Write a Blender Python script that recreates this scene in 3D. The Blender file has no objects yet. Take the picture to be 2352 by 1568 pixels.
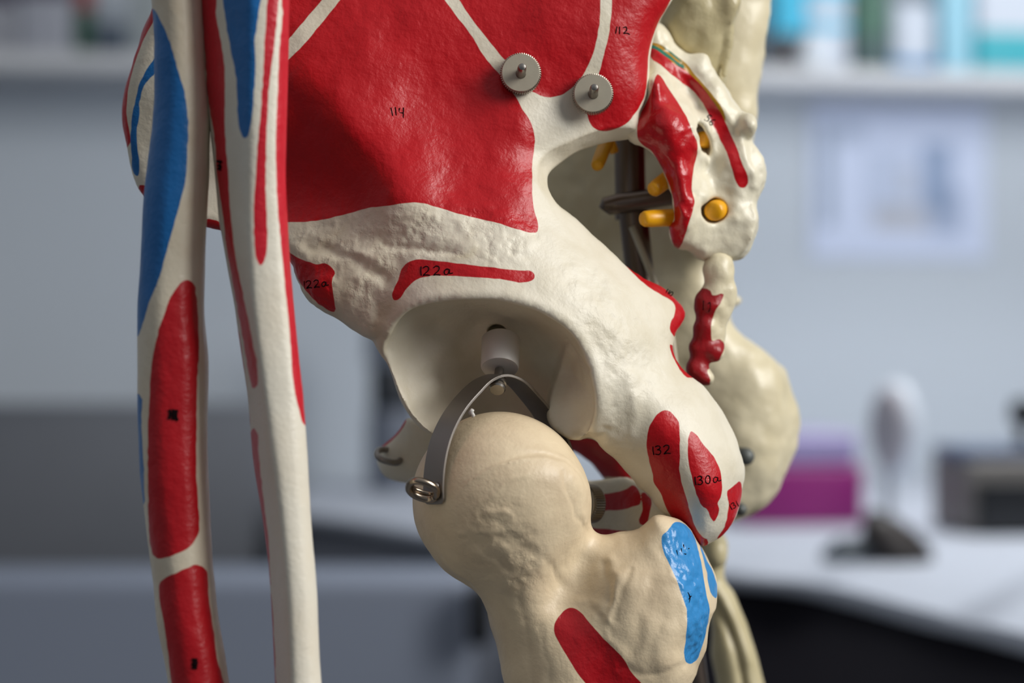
import bpy, math, random
import numpy as np
from mathutils import Vector, kdtree

random.seed(7)
SC = bpy.context.scene
COL = SC.collection
# ------------------------------------------------------------------ camera frame
IW, IH = 2352, 1568
LENS = 85.0
F = LENS / 36.0 * IW
D0 = 0.70                    # distance of the hip socket from the lens
S = D0 / F                   # metres per pixel at D0
ZC = 0.94

def world(u, v, d):
    u = np.asarray(u, float); v = np.asarray(v, float); d = np.asarray(d, float)
    Y = D0 + d * S
    return np.stack([(u - IW / 2) / F * Y, Y + 0 * u, ZC - (v - IH / 2) / F * Y], -1)

def at(u, v, Y):
    return Vector(((u - IW / 2) / F * Y, Y, ZC - (v - IH / 2) / F * Y))

# ------------------------------------------------------------------ tagging
def tag(o, label=None, cat=None, group=None, kind=None):
    if label: o['label'] = label
    if cat: o['category'] = cat
    if group: o['group'] = group
    if kind: o['kind'] = kind
    return o

def empty(name, loc, label, cat, group=None):
    o = bpy.data.objects.new(name, None)
    o.empty_display_size = 0.02
    COL.objects.link(o)
    o.location = loc
    return tag(o, label, cat, group)

LOC = {}
def obj(name, verts, faces, mat, parent=None, smooth=True, attrs=None, origin=None):
    """one mesh object; verts in world space"""
    verts = np.asarray(verts, float).reshape(-1, 3)
    base = Vector((0, 0, 0))
    p = parent
    while p is not None:
        base += Vector(p.location); p = p.parent
    off = Vector(origin) if origin is not None else Vector(verts.mean(0))
    me = bpy.data.meshes.new(name)
    vv = verts - np.array(off)
    me.from_pydata([], [], []) if False else None
    if isinstance(faces, np.ndarray):
        n = len(faces); k = faces.shape[1]
        me.vertices.add(len(vv)); me.vertices.foreach_set('co', vv.astype(np.float32).ravel())
        me.loops.add(n * k); me.loops.foreach_set('vertex_index', faces.astype(np.int32).ravel())
        me.polygons.add(n); me.polygons.foreach_set('loop_start', np.arange(0, n * k, k, dtype=np.int32))
        me.update(calc_edges=True)
    else:
        me.from_pydata([tuple(x) for x in vv], [], faces)
        me.update()
    if attrs:
        for k, a in attrs.items():
            at_ = me.attributes.new(k, 'FLOAT', 'POINT')
            at_.data.foreach_set('value', np.asarray(a, np.float32))
    me.polygons.foreach_set('use_smooth', [smooth] * len(me.polygons))
    me.validate()
    me.materials.append(mat)
    o = bpy.data.objects.new(name, me)
    COL.objects.link(o)
    o.location = off - base
    if parent: o.parent = parent
    return o

# ------------------------------------------------------------------ mesh bits (lists in world space)
class MB:
    def __init__(s): s.v = []; s.f = []
    def add(s, vs, fs):
        n = len(s.v); s.v += [tuple(x) for x in vs]; s.f += [tuple(i + n for i in f) for f in fs]
        return s
    def box(s, c, sx, sy, sz, rz=0.0, bev=0.0):
        c = Vector(c); ca, sa = math.cos(rz), math.sin(rz)
        hx, hy, hz = sx / 2, sy / 2, sz / 2
        if bev <= 0:
            P = [(x, y, z) for z in (-hz, hz) for (x, y) in ((-hx, -hy), (hx, -hy), (hx, hy), (-hx, hy))]
            fs = [(3, 2, 1, 0), (4, 5, 6, 7), (0, 1, 5, 4), (1, 2, 6, 5), (2, 3, 7, 6), (3, 0, 4, 7)]
        else:
            b = min(bev, hx * .9, hy * .9, hz * .9); P = []; n = 4
            ring = []
            for q in range(4):
                cx = (hx - b) * (1 if q in (0, 3) else -1); cy = (hy - b) * (1 if q in (0, 1) else -1)
                for i in range(n + 1):
                    a = q * math.pi / 2 + i / n * math.pi / 2
                    ring.append((cx, cy, math.cos(a), math.sin(a)))
            m = len(ring); lev = []
            for i in range(n + 1):
                a = i / n * math.pi / 2; lev.append((b * math.sin(a), -hz + b - b * math.cos(a)))
            for i in range(n + 1):
                a = i / n * math.pi / 2; lev.append((b * math.cos(a), hz - b + b * math.sin(a)))
            for (r, z) in lev:
                for (cx, cy, dx, dy) in ring: P.append((cx + r * dx, cy + r * dy, z))
            fs = []
            for k in range(len(lev) - 1):
                for i in range(m):
                    j = (i + 1) % m; fs.append((k * m + i, k * m + j, (k + 1) * m + j, (k + 1) * m + i))
            fs.append(tuple(range(m))[::-1]); fs.append(tuple((len(lev) - 1) * m + i for i in range(m)))
        return s.add([c + Vector((x * ca - y * sa, x * sa + y * ca, z)) for x, y, z in P], fs)
    def lathe(s, a, axis, prof, n=32, teeth=None):
        """prof: list of (r, t) along axis from a"""
        a = Vector(a); ax = Vector(axis).normalized()
        up = Vector((0, 0, 1)) if abs(ax.z) < .9 else Vector((1, 0, 0))
        x = ax.cross(up).normalized(); y = ax.cross(x)
        vs = []; fs = []
        for (r, t) in prof:
            for i in range(n):
                th = 2 * math.pi * i / n
                rr = r
                if teeth and r >= teeth[0]: rr = r * (1 + teeth[1] * (1 if i % 2 else -1))
                vs.append(a + ax * t + x * (rr * math.cos(th)) + y * (rr * math.sin(th)))
        for k in range(len(prof) - 1):
            for i in range(n):
                j = (i + 1) % n; fs.append((k * n + i, k * n + j, (k + 1) * n + j, (k + 1) * n + i))
        fs.append(tuple(range(n))[::-1]); fs.append(tuple((len(prof) - 1) * n + i for i in range(n)))
        return s.add(vs, fs)
    def tube(s, pts, r, n=8, closed=False, caps=True):
        pts = [Vector(p) for p in pts]; m = len(pts); vs = []; fs = []
        rr = r if hasattr(r, '__len__') else [r] * m
        prev = None
        for i, p in enumerate(pts):
            if closed: t = pts[(i + 1) % m] - pts[i - 1]
            else: t = pts[min(i + 1, m - 1)] - pts[max(i - 1, 0)]
            t.normalize()
            if prev is None:
                up = Vector((0, 1, 0)) if abs(t.y) < .9 else Vector((1, 0, 0))
                x = t.cross(up).normalized()
            else:
                x = (prev - t * prev.dot(t)).normalized()
            prev = x; y = t.cross(x)
            for k in range(n):
                a = 2 * math.pi * k / n
                vs.append(p + x * (rr[i] * math.cos(a)) + y * (rr[i] * math.sin(a)))
        for i in range(m if closed else m - 1):
            i2 = (i + 1) % m
            for k in range(n):
                j = (k + 1) % n; fs.append((i * n + k, i * n + j, i2 * n + j, i2 * n + k))
        if not closed and caps:
            fs.append(tuple(range(n))[::-1]); fs.append(tuple((m - 1) * n + k for k in range(n)))
        return s.add(vs, fs)
    def build(s, name, mat, parent=None, smooth=True, origin=None, sharp=None):
        o = obj(name, s.v, s.f, mat, parent, smooth, origin=origin)
        if sharp:
            o.data.set_sharp_from_angle(angle=math.radians(sharp))
        return o

def V3(u, v, d): return Vector(world(u, v, d))

# ------------------------------------------------------------------ 2-D helpers (pixel frame of the subject plane)
def smooth_poly(P, it=3, closed=True):
    P = np.asarray(P, float); n = len(P); out = []
    for i in range(n if closed else n - 1):
        if closed: p0, p1, p2, p3 = P[i - 1], P[i], P[(i + 1) % n], P[(i + 2) % n]
        else: p0, p1, p2, p3 = P[max(i - 1, 0)], P[i], P[i + 1], P[min(i + 2, n - 1)]
        # centripetal-ish: limit tangents by neighbour lengths
        L = np.linalg.norm(p2 - p1) + 1e-9
        def tang(a, b, c):
            la = np.linalg.norm(b - a) + 1e-9; lc = np.linalg.norm(c - b) + 1e-9
            t = ((b - a) / la * lc + (c - b) / lc * la) / (la + lc)
            return t * L
        t1 = tang(p0, p1, p2); t2 = tang(p1, p2, p3)
        for k in range(it):
            t = k / it
            out.append((2*t**3-3*t**2+1)*p1 + (t**3-2*t**2+t)*t1 + (-2*t**3+3*t**2)*p2 + (t**3-t**2)*t2)
    if not closed: out.append(P[-1])
    return np.array(out)

def sdist(pts, poly, lim=None):
    """signed distance, positive inside; pts (N,2)"""
    pts = np.asarray(pts, float); x, y = pts[:, 0], pts[:, 1]
    res = np.full(len(pts), -1e3)
    lo = poly.min(0); hi = poly.max(0)
    if lim is not None:
        sel = (x > lo[0]-lim) & (x < hi[0]+lim) & (y > lo[1]-lim) & (y < hi[1]+lim)
        idx = np.nonzero(sel)[0]
        if len(idx) == 0: return res
        x = x[idx]; y = y[idx]
    d2 = np.full(len(x), 1e12); ins = np.zeros(len(x), bool)
    Q = np.roll(poly, -1, 0)
    for (ax, ay), (bx, by) in zip(poly, Q):
        ex, ey = bx-ax, by-ay; l2 = ex*ex+ey*ey
        if l2 < 1e-12: continue
        t = np.clip(((x-ax)*ex+(y-ay)*ey)/l2, 0, 1)
        d2 = np.minimum(d2, (x-ax-t*ex)**2+(y-ay-t*ey)**2)
        if ay != by:
            c = ((ay > y) != (by > y)) & (x < (bx-ax)*(y-ay)/(by-ay)+ax)
            ins ^= c
    s = np.sqrt(d2); s = np.where(ins, s, -s)
    if lim is not None:
        res[idx] = s; return res
    return s

def pdist(pts, line):
    x, y = pts[:, 0], pts[:, 1]; d2 = np.full(len(x), 1e12)
    line = np.asarray(line, float)
    for (ax, ay), (bx, by) in zip(line[:-1], line[1:]):
        ex, ey = bx-ax, by-ay; l2 = ex*ex+ey*ey + 1e-9
        t = np.clip(((x-ax)*ex+(y-ay)*ey)/l2, 0, 1)
        d2 = np.minimum(d2, (x-ax-t*ex)**2+(y-ay-t*ey)**2)
    return np.sqrt(d2)

class RBF:
    def __init__(s, pts, reg=2.0):
        P = np.asarray(pts, float); s.c = P[:, :2] / 100.0; n = len(P)
        K = s.k(np.linalg.norm(s.c[:, None]-s.c[None], axis=-1)) + np.eye(n)*reg*0.01
        A = np.zeros((n+3, n+3)); A[:n, :n] = K; A[:n, n] = 1; A[:n, n+1:] = s.c
        A[n:, :n] = A[:n, n:].T
        b = np.zeros(n+3); b[:n] = P[:, 2]
        s.w = np.linalg.solve(A, b)
    def k(s, r): return np.where(r > 1e-9, r*r*np.log(np.maximum(r, 1e-9)), 0)
    def __call__(s, U, V):
        x = U.ravel()/100.0; y = V.ravel()/100.0; n = len(s.c)
        out = s.w[n] + s.w[n+1]*x + s.w[n+2]*y
        for i in range(n):
            out = out + s.w[i]*s.k(np.hypot(x-s.c[i, 0], y-s.c[i, 1]))
        return out.reshape(U.shape)

def blur2(A, n=1):
    for _ in range(n):
        B = np.pad(A, 1, mode='edge')
        A = (B[1:-1, 1:-1]*2 + B[:-2, 1:-1] + B[2:, 1:-1] + B[1:-1, :-2] + B[1:-1, 2:])/6
    return A

# ------------------------------------------------------------------ volume modelling
class Vol:
    def __init__(s, u0, u1, v0, v1, d0, d1, h):
        s.h = h
        s.u = np.arange(u0, u1+h, h, dtype=np.float32); s.v = np.arange(v0, v1+h, h, dtype=np.float32)
        s.d = np.arange(d0, d1+h, h, dtype=np.float32)
        s.U, s.V = np.meshgrid(s.u, s.v, indexing='ij')
        s.Z = s.d[None, None, :]
        s.f = None
    def sd2(s, poly):
        return sdist(np.stack([s.U.ravel(), s.V.ravel()], -1), poly).reshape(s.U.shape).astype(np.float32)
    def grad(s, A):
        gu, gv = np.gradient(A, s.h)
        return np.sqrt(1+np.minimum(gu*gu+gv*gv, 60.0))
    def slab(s, poly, zf, T, R, sm=1, blur=0):
        """solid whose front face is zf(u,v), half thickness T, edges rounded by R"""
        sd = s.sd2(poly)
        if blur: sd = np.where(sd > 0, blur2(np.maximum(sd, 0), blur)*np.clip(sd/10, 0, 1)+sd*(1-np.clip(sd/10, 0, 1)), sd)
        zf = np.broadcast_to(np.asarray(zf, np.float32), s.U.shape); T = np.broadcast_to(np.asarray(T, np.float32), s.U.shape)
        R = np.broadcast_to(np.asarray(R, np.float32), s.U.shape)
        q = np.clip(R-np.maximum(sd, 0), 0, R)
        e = R-np.sqrt(np.maximum(R*R-q*q, 0))
        a = zf+e; b = zf+2*T-e
        ga, gb = s.grad(a), s.grad(b)
        f = np.maximum((a[..., None]-s.Z)/ga[..., None], (s.Z-b[..., None])/gb[..., None])
        return np.maximum(f, -sd[..., None]).astype(np.float32)
    def ell(s, c, r, rot=0.0):
        x = s.U-c[0]; y = s.V-c[1]; ca, sa = math.cos(rot), math.sin(rot)
        X = (x*ca+y*sa)/r[0]; Y = (-x*sa+y*ca)/r[1]
        q = np.sqrt((X*X+Y*Y)[..., None]+((s.Z-c[2])/r[2])**2)
        return ((q-1)*min(r)).astype(np.float32)
    def cap(s, a, b, ra, rb):
        a = np.array(a, np.float32); b = np.array(b, np.float32); e = b-a; l2 = float(e@e)
        t = ((s.U-a[0])*e[0]+(s.V-a[1])*e[1])[..., None]+(s.Z-a[2])*e[2]
        t = np.clip(t/l2, 0, 1)
        q = np.sqrt((s.U[..., None]-a[0]-t*e[0])**2+(s.V[..., None]-a[1]-t*e[1])**2+(s.Z-a[2]-t*e[2])**2)
        return (q-(ra+(rb-ra)*t)).astype(np.float32)
    def add(s, g, k=0.0):
        if s.f is None: s.f = g; return
        if k <= 0: s.f = np.minimum(s.f, g)
        else:
            hh = np.maximum(k-np.abs(s.f-g), 0)/k
            s.f = np.minimum(s.f, g)-hh*hh*k*0.25
    def cut(s, g, k=0.0):
        """remove the region g<0"""
        g = -g
        if k <= 0: s.f = np.maximum(s.f, g)
        else:
            hh = np.maximum(k-np.abs(s.f-g), 0)/k
            s.f = np.maximum(s.f, g)+hh*hh*k*0.25
    def mesh(s, it=2):
        f = s.f
        f[0] = np.maximum(f[0], 1); f[-1] = np.maximum(f[-1], 1); f[:, 0] = np.maximum(f[:, 0], 1)
        f[:, -1] = np.maximum(f[:, -1], 1); f[..., 0] = np.maximum(f[..., 0], 1); f[..., -1] = np.maximum(f[..., -1], 1)
        ins = f < 0
        cnt = np.zeros(tuple(n-1 for n in f.shape), np.int8)
        for a in (0, 1):
            for b in (0, 1):
                for c in (0, 1):
                    cnt += ins[a:ins.shape[0]-1+a, b:ins.shape[1]-1+b, c:ins.shape[2]-1+c]
        I = np.argwhere((cnt > 0) & (cnt < 8)); n = len(I)
        idm = np.full(cnt.shape, -1, np.int32); idm[I[:, 0], I[:, 1], I[:, 2]] = np.arange(n)
        C = {}
        for a in (0, 1):
            for b in (0, 1):
                for c in (0, 1): C[a, b, c] = f[I[:, 0]+a, I[:, 1]+b, I[:, 2]+c]
        acc = np.zeros((n, 3)); w = np.zeros(n)
        for ax in range(3):
            for p in (0, 1):
                for q in (0, 1):
                    k0 = [0, 0, 0]; o = [i for i in range(3) if i != ax]
                    k0[o[0]] = p; k0[o[1]] = q; k1 = list(k0); k1[ax] = 1
                    A = C[tuple(k0)]; B = C[tuple(k1)]; m = (A < 0) != (B < 0)
                    t = A[m]/(A[m]-B[m]); pt = np.tile(np.array(k0, float), (m.sum(), 1)); pt[:, ax] = t
                    acc[m] += pt; w[m] += 1
        pos = (I+acc/w[:, None])*s.h+np.array([s.u[0], s.v[0], s.d[0]])
        quads = []
        for ax in range(3):
            sl0 = [slice(None)]*3; sl1 = [slice(None)]*3; sl0[ax] = slice(0, -1); sl1[ax] = slice(1, None)
            A = ins[tuple(sl0)]; B = ins[tuple(sl1)]
            E = np.argwhere(A != B)
            o = [(ax+1) % 3, (ax+2) % 3]
            E = E[(E[:, o[0]] > 0) & (E[:, o[1]] > 0)]
            E = E[(E[:, o[0]] < f.shape[o[0]]-1) & (E[:, o[1]] < f.shape[o[1]]-1)]
            flip = A[E[:, 0], E[:, 1], E[:, 2]]
            q = []
            for (p, r) in ((-1, -1), (0, -1), (0, 0), (-1, 0)):
                J = E.copy(); J[:, o[0]] += p; J[:, o[1]] += r
                q.append(idm[J[:, 0], J[:, 1], J[:, 2]])
            q = np.stack(q, -1)
            # world() mirrors handedness (v down, d away): u,-v,d
            q[~flip] = q[~flip][:, ::-1]
            quads.append(q)
        Q = np.concatenate(quads)
        for _ in range(it): pos = relax(pos, Q)
        s.f = None
        return pos, Q

def relax(pos, Q, lam=0.5):
    n = len(pos); acc = np.zeros((n, 3)); w = np.zeros(n)
    for k in range(4):
        a = Q[:, k]; b = Q[:, (k+1) % 4]
        for x in range(3):
            acc[:, x] += np.bincount(a, pos[b, x], n)+np.bincount(b, pos[a, x], n)
        w += np.bincount(a, minlength=n)+np.bincount(b, minlength=n)
    return pos+lam*(acc/np.maximum(w, 1)[:, None]-pos)

def vnormals(pos, Q):
    p = pos[Q]; fn = np.cross(p[:, 2]-p[:, 0], p[:, 3]-p[:, 1]); n = len(pos)
    N = np.zeros((n, 3))
    for k in range(4):
        for x in range(3): N[:, x] += np.bincount(Q[:, k], fn[:, x], n)
    N /= np.linalg.norm(N, axis=1, keepdims=True)+1e-12
    return N     # outward in (u,v,d) frame (orientation fixed below)

def noise3(P, sc, seed=0):
    P = np.asarray(P)/sc; i = np.floor(P).astype(np.int64); f = P-i; f = f*f*(3-2*f)
    def hsh(a, b, c):
        hh = (a*374761393+b*668265263+c*2147483647+seed*1274126177) & 0xffffffff
        hh = ((hh ^ (hh >> 13))*1274126177) & 0xffffffff
        return ((hh ^ (hh >> 16)) & 0xffff)/32768.0-1
    out = 0
    for a in (0, 1):
        for b in (0, 1):
            for c in (0, 1):
                w = (f[:, 0] if a else 1-f[:, 0])*(f[:, 1] if b else 1-f[:, 1])*(f[:, 2] if c else 1-f[:, 2])
                out = out+w*hsh(i[:, 0]+a, i[:, 1]+b, i[:, 2]+c)
    return out

class Bone:
    """meshed volume with painted areas, sculpted lines and hand-written numbers"""
    def __init__(s, vol, it=2):
        s.pos, s.Q = vol.mesh(it)
        s.N = vnormals(s.pos, s.Q)
        # orientation check: outward normal of front-most vertex must point to the camera (-d)
        if s.N[np.argmin(s.pos[:, 2]), 2] > 0: s.N = -s.N
        s.attr = {}
    def uv(s): return s.pos[:, :2]
    def noise(s, sc, amp, seed=0, weight=1.0):
        s.pos = s.pos+s.N*(amp*weight*noise3(s.pos, sc, seed))[:, None]
    def line(s, pts, w, amp, wob=0.0):
        uv = s.uv()
        if wob: uv = uv + wob*np.stack([noise3(s.pos, 30, 3), noise3(s.pos, 30, 4)], -1)
        g = np.exp(-(pdist(uv, smooth_poly(pts, 4, False))/w)**2)*(s.N[:, 2] < 0.3)
        s.pos = s.pos+s.N*(amp*g)[:, None]
    def dent(s, c, r, amp):
        x = (s.pos[:, 0]-c[0])/r[0]; y = (s.pos[:, 1]-c[1])/r[1]
        g = np.exp(-(x*x+y*y))*(s.N[:, 2] < 0.5)
        s.pos = s.pos+s.N*(amp*g)[:, None]
    def paint(s, name, polys, jit=1.0, dmax=None, dmin=None, back=0.45, sub=3):
        r = np.full(len(s.pos), -30.0)
        uv = s.uv()+jit*np.stack([noise3(s.pos, 14, 11), noise3(s.pos, 14, 12)], -1)
        for P in polys:
            r = np.maximum(r, sdist(uv, smooth_poly(P, sub), 30))
        r[s.N[:, 2] > back] = -30
        if dmax is not None: r[s.pos[:, 2] > dmax] = -30
        if dmin is not None: r[s.pos[:, 2] < dmin] = -30
        r = np.clip(r, -30, 30)
        s.attr[name] = np.maximum(s.attr[name], r) if name in s.attr else r
    def mask(s, name, polys, soft=40):
        r = np.zeros(len(s.pos))
        for P in polys:
            r = np.maximum(r, np.clip(sdist(s.uv(), smooth_poly(P, 3), soft*2)/soft+.5, 0, 1))
        s.attr[name] = r
    def build(s, name, mat, parent=None, origin=None):
        Wp = world(s.pos[:, 0], s.pos[:, 1], s.pos[:, 2])
        Q = s.Q
        # make faces point outwards in world space
        p = Wp[Q[:2000]]; fn = np.cross(p[:, 2]-p[:, 0], p[:, 3]-p[:, 1])
        Nw = s.N[Q[:2000, 0]]*np.array([1, -1, 1]); Nw = Nw[:, [0, 2, 1]]
        if (fn*Nw).sum() < 0: Q = Q[:, ::-1]
        s.kd = None
        s.obj = obj(name, Wp, np.ascontiguousarray(Q), mat, parent, True, s.attr, origin)
        return s.obj
    def depth(s, u, v):
        if s.kd is None:
            idx = np.nonzero(s.N[:, 2] < -0.1)[0]
            s.kd = kdtree.KDTree(len(idx))
            for i in idx: s.kd.insert((s.pos[i, 0], s.pos[i, 1], 0), int(i))
            s.kd.balance()
        c = s.kd.find_n((u, v, 0), 6)
        ds = [s.pos[i, 2] for _, i, _ in c if _ < 14] or [s.pos[c[0][1], 2]]
        m = min(ds); ds = [x for x in ds if x < m+40]
        return sum(ds)/len(ds)
    def write(s, strokes, parent, mat, r=1.3, name='handwritten_number', lift=0.2):
        mb = MB()
        for st in strokes:
            P = smooth_poly(st, 4, False) if len(st) > 2 else np.array([np.array(st[0])+(np.array(st[1])-np.array(st[0]))*t for t in np.linspace(0, 1, 6)])
            ds = np.array([s.depth(u, v) for u, v in P])
            if len(ds) > 4: ds = np.convolve(np.pad(ds, 2, mode='edge'), np.ones(5)/5, 'valid')
            mb.tube([V3(u, v, d-lift) for (u, v), d in zip(P, ds)], r*S, 6)
        return mb.build(name, mat, parent)

GL = {
 '1': [[(.3, 0), (.25, .5), (.3, 1)]],
 '2': [[(0, .2), (.3, 0), (.6, .1), (.6, .4), (.25, .75), (0, 1), (.3, .93), (.75, 1)]],
 '3': [[(.05, .1), (.4, 0), (.6, .15), (.45, .4), (.25, .45), (.5, .5), (.62, .75), (.4, 1), (0, .92)]],
 '4': [[(.05, .05), (.0, .55), (.5, .6)], [(.5, 0), (.45, 1.15)]],
 '0': [[(.3, .05), (.05, .4), (.1, .9), (.4, 1), (.6, .6), (.5, .1), (.3, .05)]],
 'a': [[(.6, .45), (.3, .35), (.02, .65), (.15, .98), (.4, .9), (.6, .45), (.6, .85), (.95, .8)]],
 '6': [[(.5, 0), (.15, .4), (.1, .85), (.35, 1), (.55, .8), (.4, .55), (.12, .7)]],
 '5': [[(.55, 0), (.15, .02), (.1, .4), (.4, .4), (.5, .75), (.25, 1), (0, .95)]],
}
def glyphs(txt, u, v, hgt, rot=0.0, gap=.85, sl=0.0, flip=1):
    out = []; x = 0; ca, sa = math.cos(rot), math.sin(rot)
    for ch in txt:
        if ch == '1': step = .5
        else: step = gap
        for st in GL[ch]:
            out.append([(u+((px+x-sl*py)*ca-py*sa)*hgt, v+((px+x-sl*py)*sa+py*ca)*hgt) for px, py in st])
        x += step
    return out

# ------------------------------------------------------------------ materials
def srgb(r, g, b):
    f = lambda c: (c/255/12.92) if c/255 <= .04045 else ((c/255+.055)/1.055)**2.4
    return (f(r), f(g), f(b), 1)

def mat(name, col, rough=.5, metal=0.0, spec=.5, bump=None, var=0.0, vscale=40, coat=0, sss=0, ior=None, trans=0):
    m = bpy.data.materials.new(name); m.use_nodes = True
    nt = m.node_tree; b = nt.nodes['Principled BSDF']
    b.inputs['Roughness'].default_value = rough; b.inputs['Metallic'].default_value = metal
    b.inputs['Specular IOR Level'].default_value = spec
    b.inputs['Coat Weight'].default_value = coat; b.inputs['Coat Roughness'].default_value = .15
    b.inputs['Transmission Weight'].default_value = trans
    if sss:
        b.inputs['Subsurface Weight'].default_value = sss; b.inputs['Subsurface Radius'].default_value = (.006, .004, .003); b.inputs['Subsurface Scale'].default_value = .5
    b.inputs['Base Color'].default_value = col
    tc = nt.nodes.new('ShaderNodeTexCoord')
    if var:
        n = nt.nodes.new('ShaderNodeTexNoise'); n.inputs['Scale'].default_value = vscale; n.inputs['Detail'].default_value = 4
        nt.links.new(tc.outputs['Object'], n.inputs['Vector'])
        mx = nt.nodes.new('ShaderNodeMix'); mx.data_type = 'RGBA'
        mx.inputs['A'].default_value = tuple(c*(1-var) for c in col[:3])+(1,); mx.inputs['B'].default_value = tuple(min(1, c*(1+var)) for c in col[:3])+(1,)
        nt.links.new(n.outputs['Fac'], mx.inputs['Factor']); nt.links.new(mx.outputs['Result'], b.inputs['Base Color'])
    if bump:
        n = nt.nodes.new('ShaderNodeTexNoise'); n.inputs['Scale'].default_value = bump[0]; n.inputs['Detail'].default_value = 5
        nt.links.new(tc.outputs['Object'], n.inputs['Vector'])
        bp = nt.nodes.new('ShaderNodeBump'); bp.inputs['Strength'].default_value = bump[1]; bp.inputs['Distance'].default_value = bump[2]
        nt.links.new(n.outputs['Fac'], bp.inputs['Height']); nt.links.new(bp.outputs['Normal'], b.inputs['Normal'])
    return m

def bone_mat(name, base, paints=(), rough=.42, stain=None, pit=True, fine=(900, .25, .0004), prough=.38, gloss=.5, stretch=(1, 1, 1)):
    """cream cast plastic; each paint = (attribute, colour) shows where the attribute is positive"""
    m = bpy.data.materials.new(name); m.use_nodes = True; nt = m.node_tree; L = nt.links
    b = nt.nodes['Principled BSDF']; tc = nt.nodes.new('ShaderNodeTexCoord')
    mp = nt.nodes.new('ShaderNodeMapping'); mp.inputs['Scale'].default_value = stretch
    L.new(tc.outputs['Object'], mp.inputs['Vector'])
    n1 = nt.nodes.new('ShaderNodeTexNoise'); n1.inputs['Scale'].default_value = 55; n1.inputs['Detail'].default_value = 5; n1.inputs['Roughness'].default_value = .6
    L.new(mp.outputs['Vector'], n1.inputs['Vector'])
    mx = nt.nodes.new('ShaderNodeMix'); mx.data_type = 'RGBA'
    st = stain or tuple(c*k for c, k in zip(base[:3], (.80, .76, .66)))+(1,)
    mx.inputs['A'].default_value = base; mx.inputs['B'].default_value = st
    mr = nt.nodes.new('ShaderNodeMapRange'); mr.inputs['From Min'].default_value = .42; mr.inputs['From Max'].default_value = .8; mr.inputs['To Max'].default_value = .75
    L.new(n1.outputs['Fac'], mr.inputs['Value'])
    sa = nt.nodes.new('ShaderNodeAttribute'); sa.attribute_name = 'stain'
    sm_ = nt.nodes.new('ShaderNodeMath'); sm_.operation = 'ADD'; sm_.use_clamp = True
    L.new(mr.outputs['Result'], sm_.inputs[0]); L.new(sa.outputs['Fac'], sm_.inputs[1]); L.new(sm_.outputs['Value'], mx.inputs['Factor'])
    col = mx.outputs['Result']
    pf = None
    for (an, c) in paints:
        a = nt.nodes.new('ShaderNodeAttribute'); a.attribute_name = an
        r = nt.nodes.new('ShaderNodeMapRange'); r.inputs['From Min'].default_value = -.9; r.inputs['From Max'].default_value = .9
        L.new(a.outputs['Fac'], r.inputs['Value'])
        # brushed variation of the paint itself
        n2 = nt.nodes.new('ShaderNodeTexNoise'); n2.inputs['Scale'].default_value = 90; n2.inputs['Detail'].default_value = 6
        L.new(mp.outputs['Vector'], n2.inputs['Vector'])
        cx = nt.nodes.new('ShaderNodeMix'); cx.data_type = 'RGBA'
        cx.inputs['A'].default_value = tuple(k*.86 for k in c[:3])+(1,); cx.inputs['B'].default_value = tuple(min(1, k*1.12) for k in c[:3])+(1,)
        L.new(n2.outputs['Fac'], cx.inputs['Factor'])
        k = nt.nodes.new('ShaderNodeMix'); k.data_type = 'RGBA'
        L.new(r.outputs['Result'], k.inputs['Factor']); L.new(col, k.inputs['A']); L.new(cx.outputs['Result'], k.inputs['B'])
        col = k.outputs['Result']
        if pf is None: pf = r.outputs['Result']
        else:
            mm = nt.nodes.new('ShaderNodeMath'); mm.operation = 'MAXIMUM'
            L.new(pf, mm.inputs[0]); L.new(r.outputs['Result'], mm.inputs[1]); pf = mm.outputs['Value']
    L.new(col, b.inputs['Base Color'])
    b.inputs['Specular IOR Level'].default_value = gloss
    if pf is not None:
        rr = nt.nodes.new('ShaderNodeMapRange'); rr.inputs['To Min'].default_value = rough; rr.inputs['To Max'].default_value = prough
        L.new(pf, rr.inputs['Value']); L.new(rr.outputs['Result'], b.inputs['Roughness'])
    else: b.inputs['Roughness'].default_value = rough
    # relief: fine grain plus soft pitting where the bone is rough
    nf = nt.nodes.new('ShaderNodeTexNoise'); nf.inputs['Scale'].default_value = fine[0]; nf.inputs['Detail'].default_value = 3
    L.new(mp.outputs['Vector'], nf.inputs['Vector'])
    bp = nt.nodes.new('ShaderNodeBump'); bp.inputs['Strength'].default_value = fine[1]; bp.inputs['Distance'].default_value = fine[2]
    L.new(nf.outputs['Fac'], bp.inputs['Height'])
    nb = nt.nodes.new('ShaderNodeTexNoise'); nb.inputs['Scale'].default_value = 210; nb.inputs['Detail'].default_value = 4; nb.inputs['Roughness'].default_value = .55
    L.new(mp.outputs['Vector'], nb.inputs['Vector'])
    b2 = nt.nodes.new('ShaderNodeBump'); b2.inputs['Strength'].default_value = .22; b2.inputs['Distance'].default_value = .0012
    if pf is not None:
        sr = nt.nodes.new('ShaderNodeMapRange'); sr.inputs['To Min'].default_value = .2; sr.inputs['To Max'].default_value = .42
        L.new(pf, sr.inputs['Value']); L.new(sr.outputs['Result'], b2.inputs['Strength'])
    L.new(nb.outputs['Fac'], b2.inputs['Height']); L.new(bp.outputs['Normal'], b2.inputs['Normal'])
    last = b2.outputs['Normal']
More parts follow.
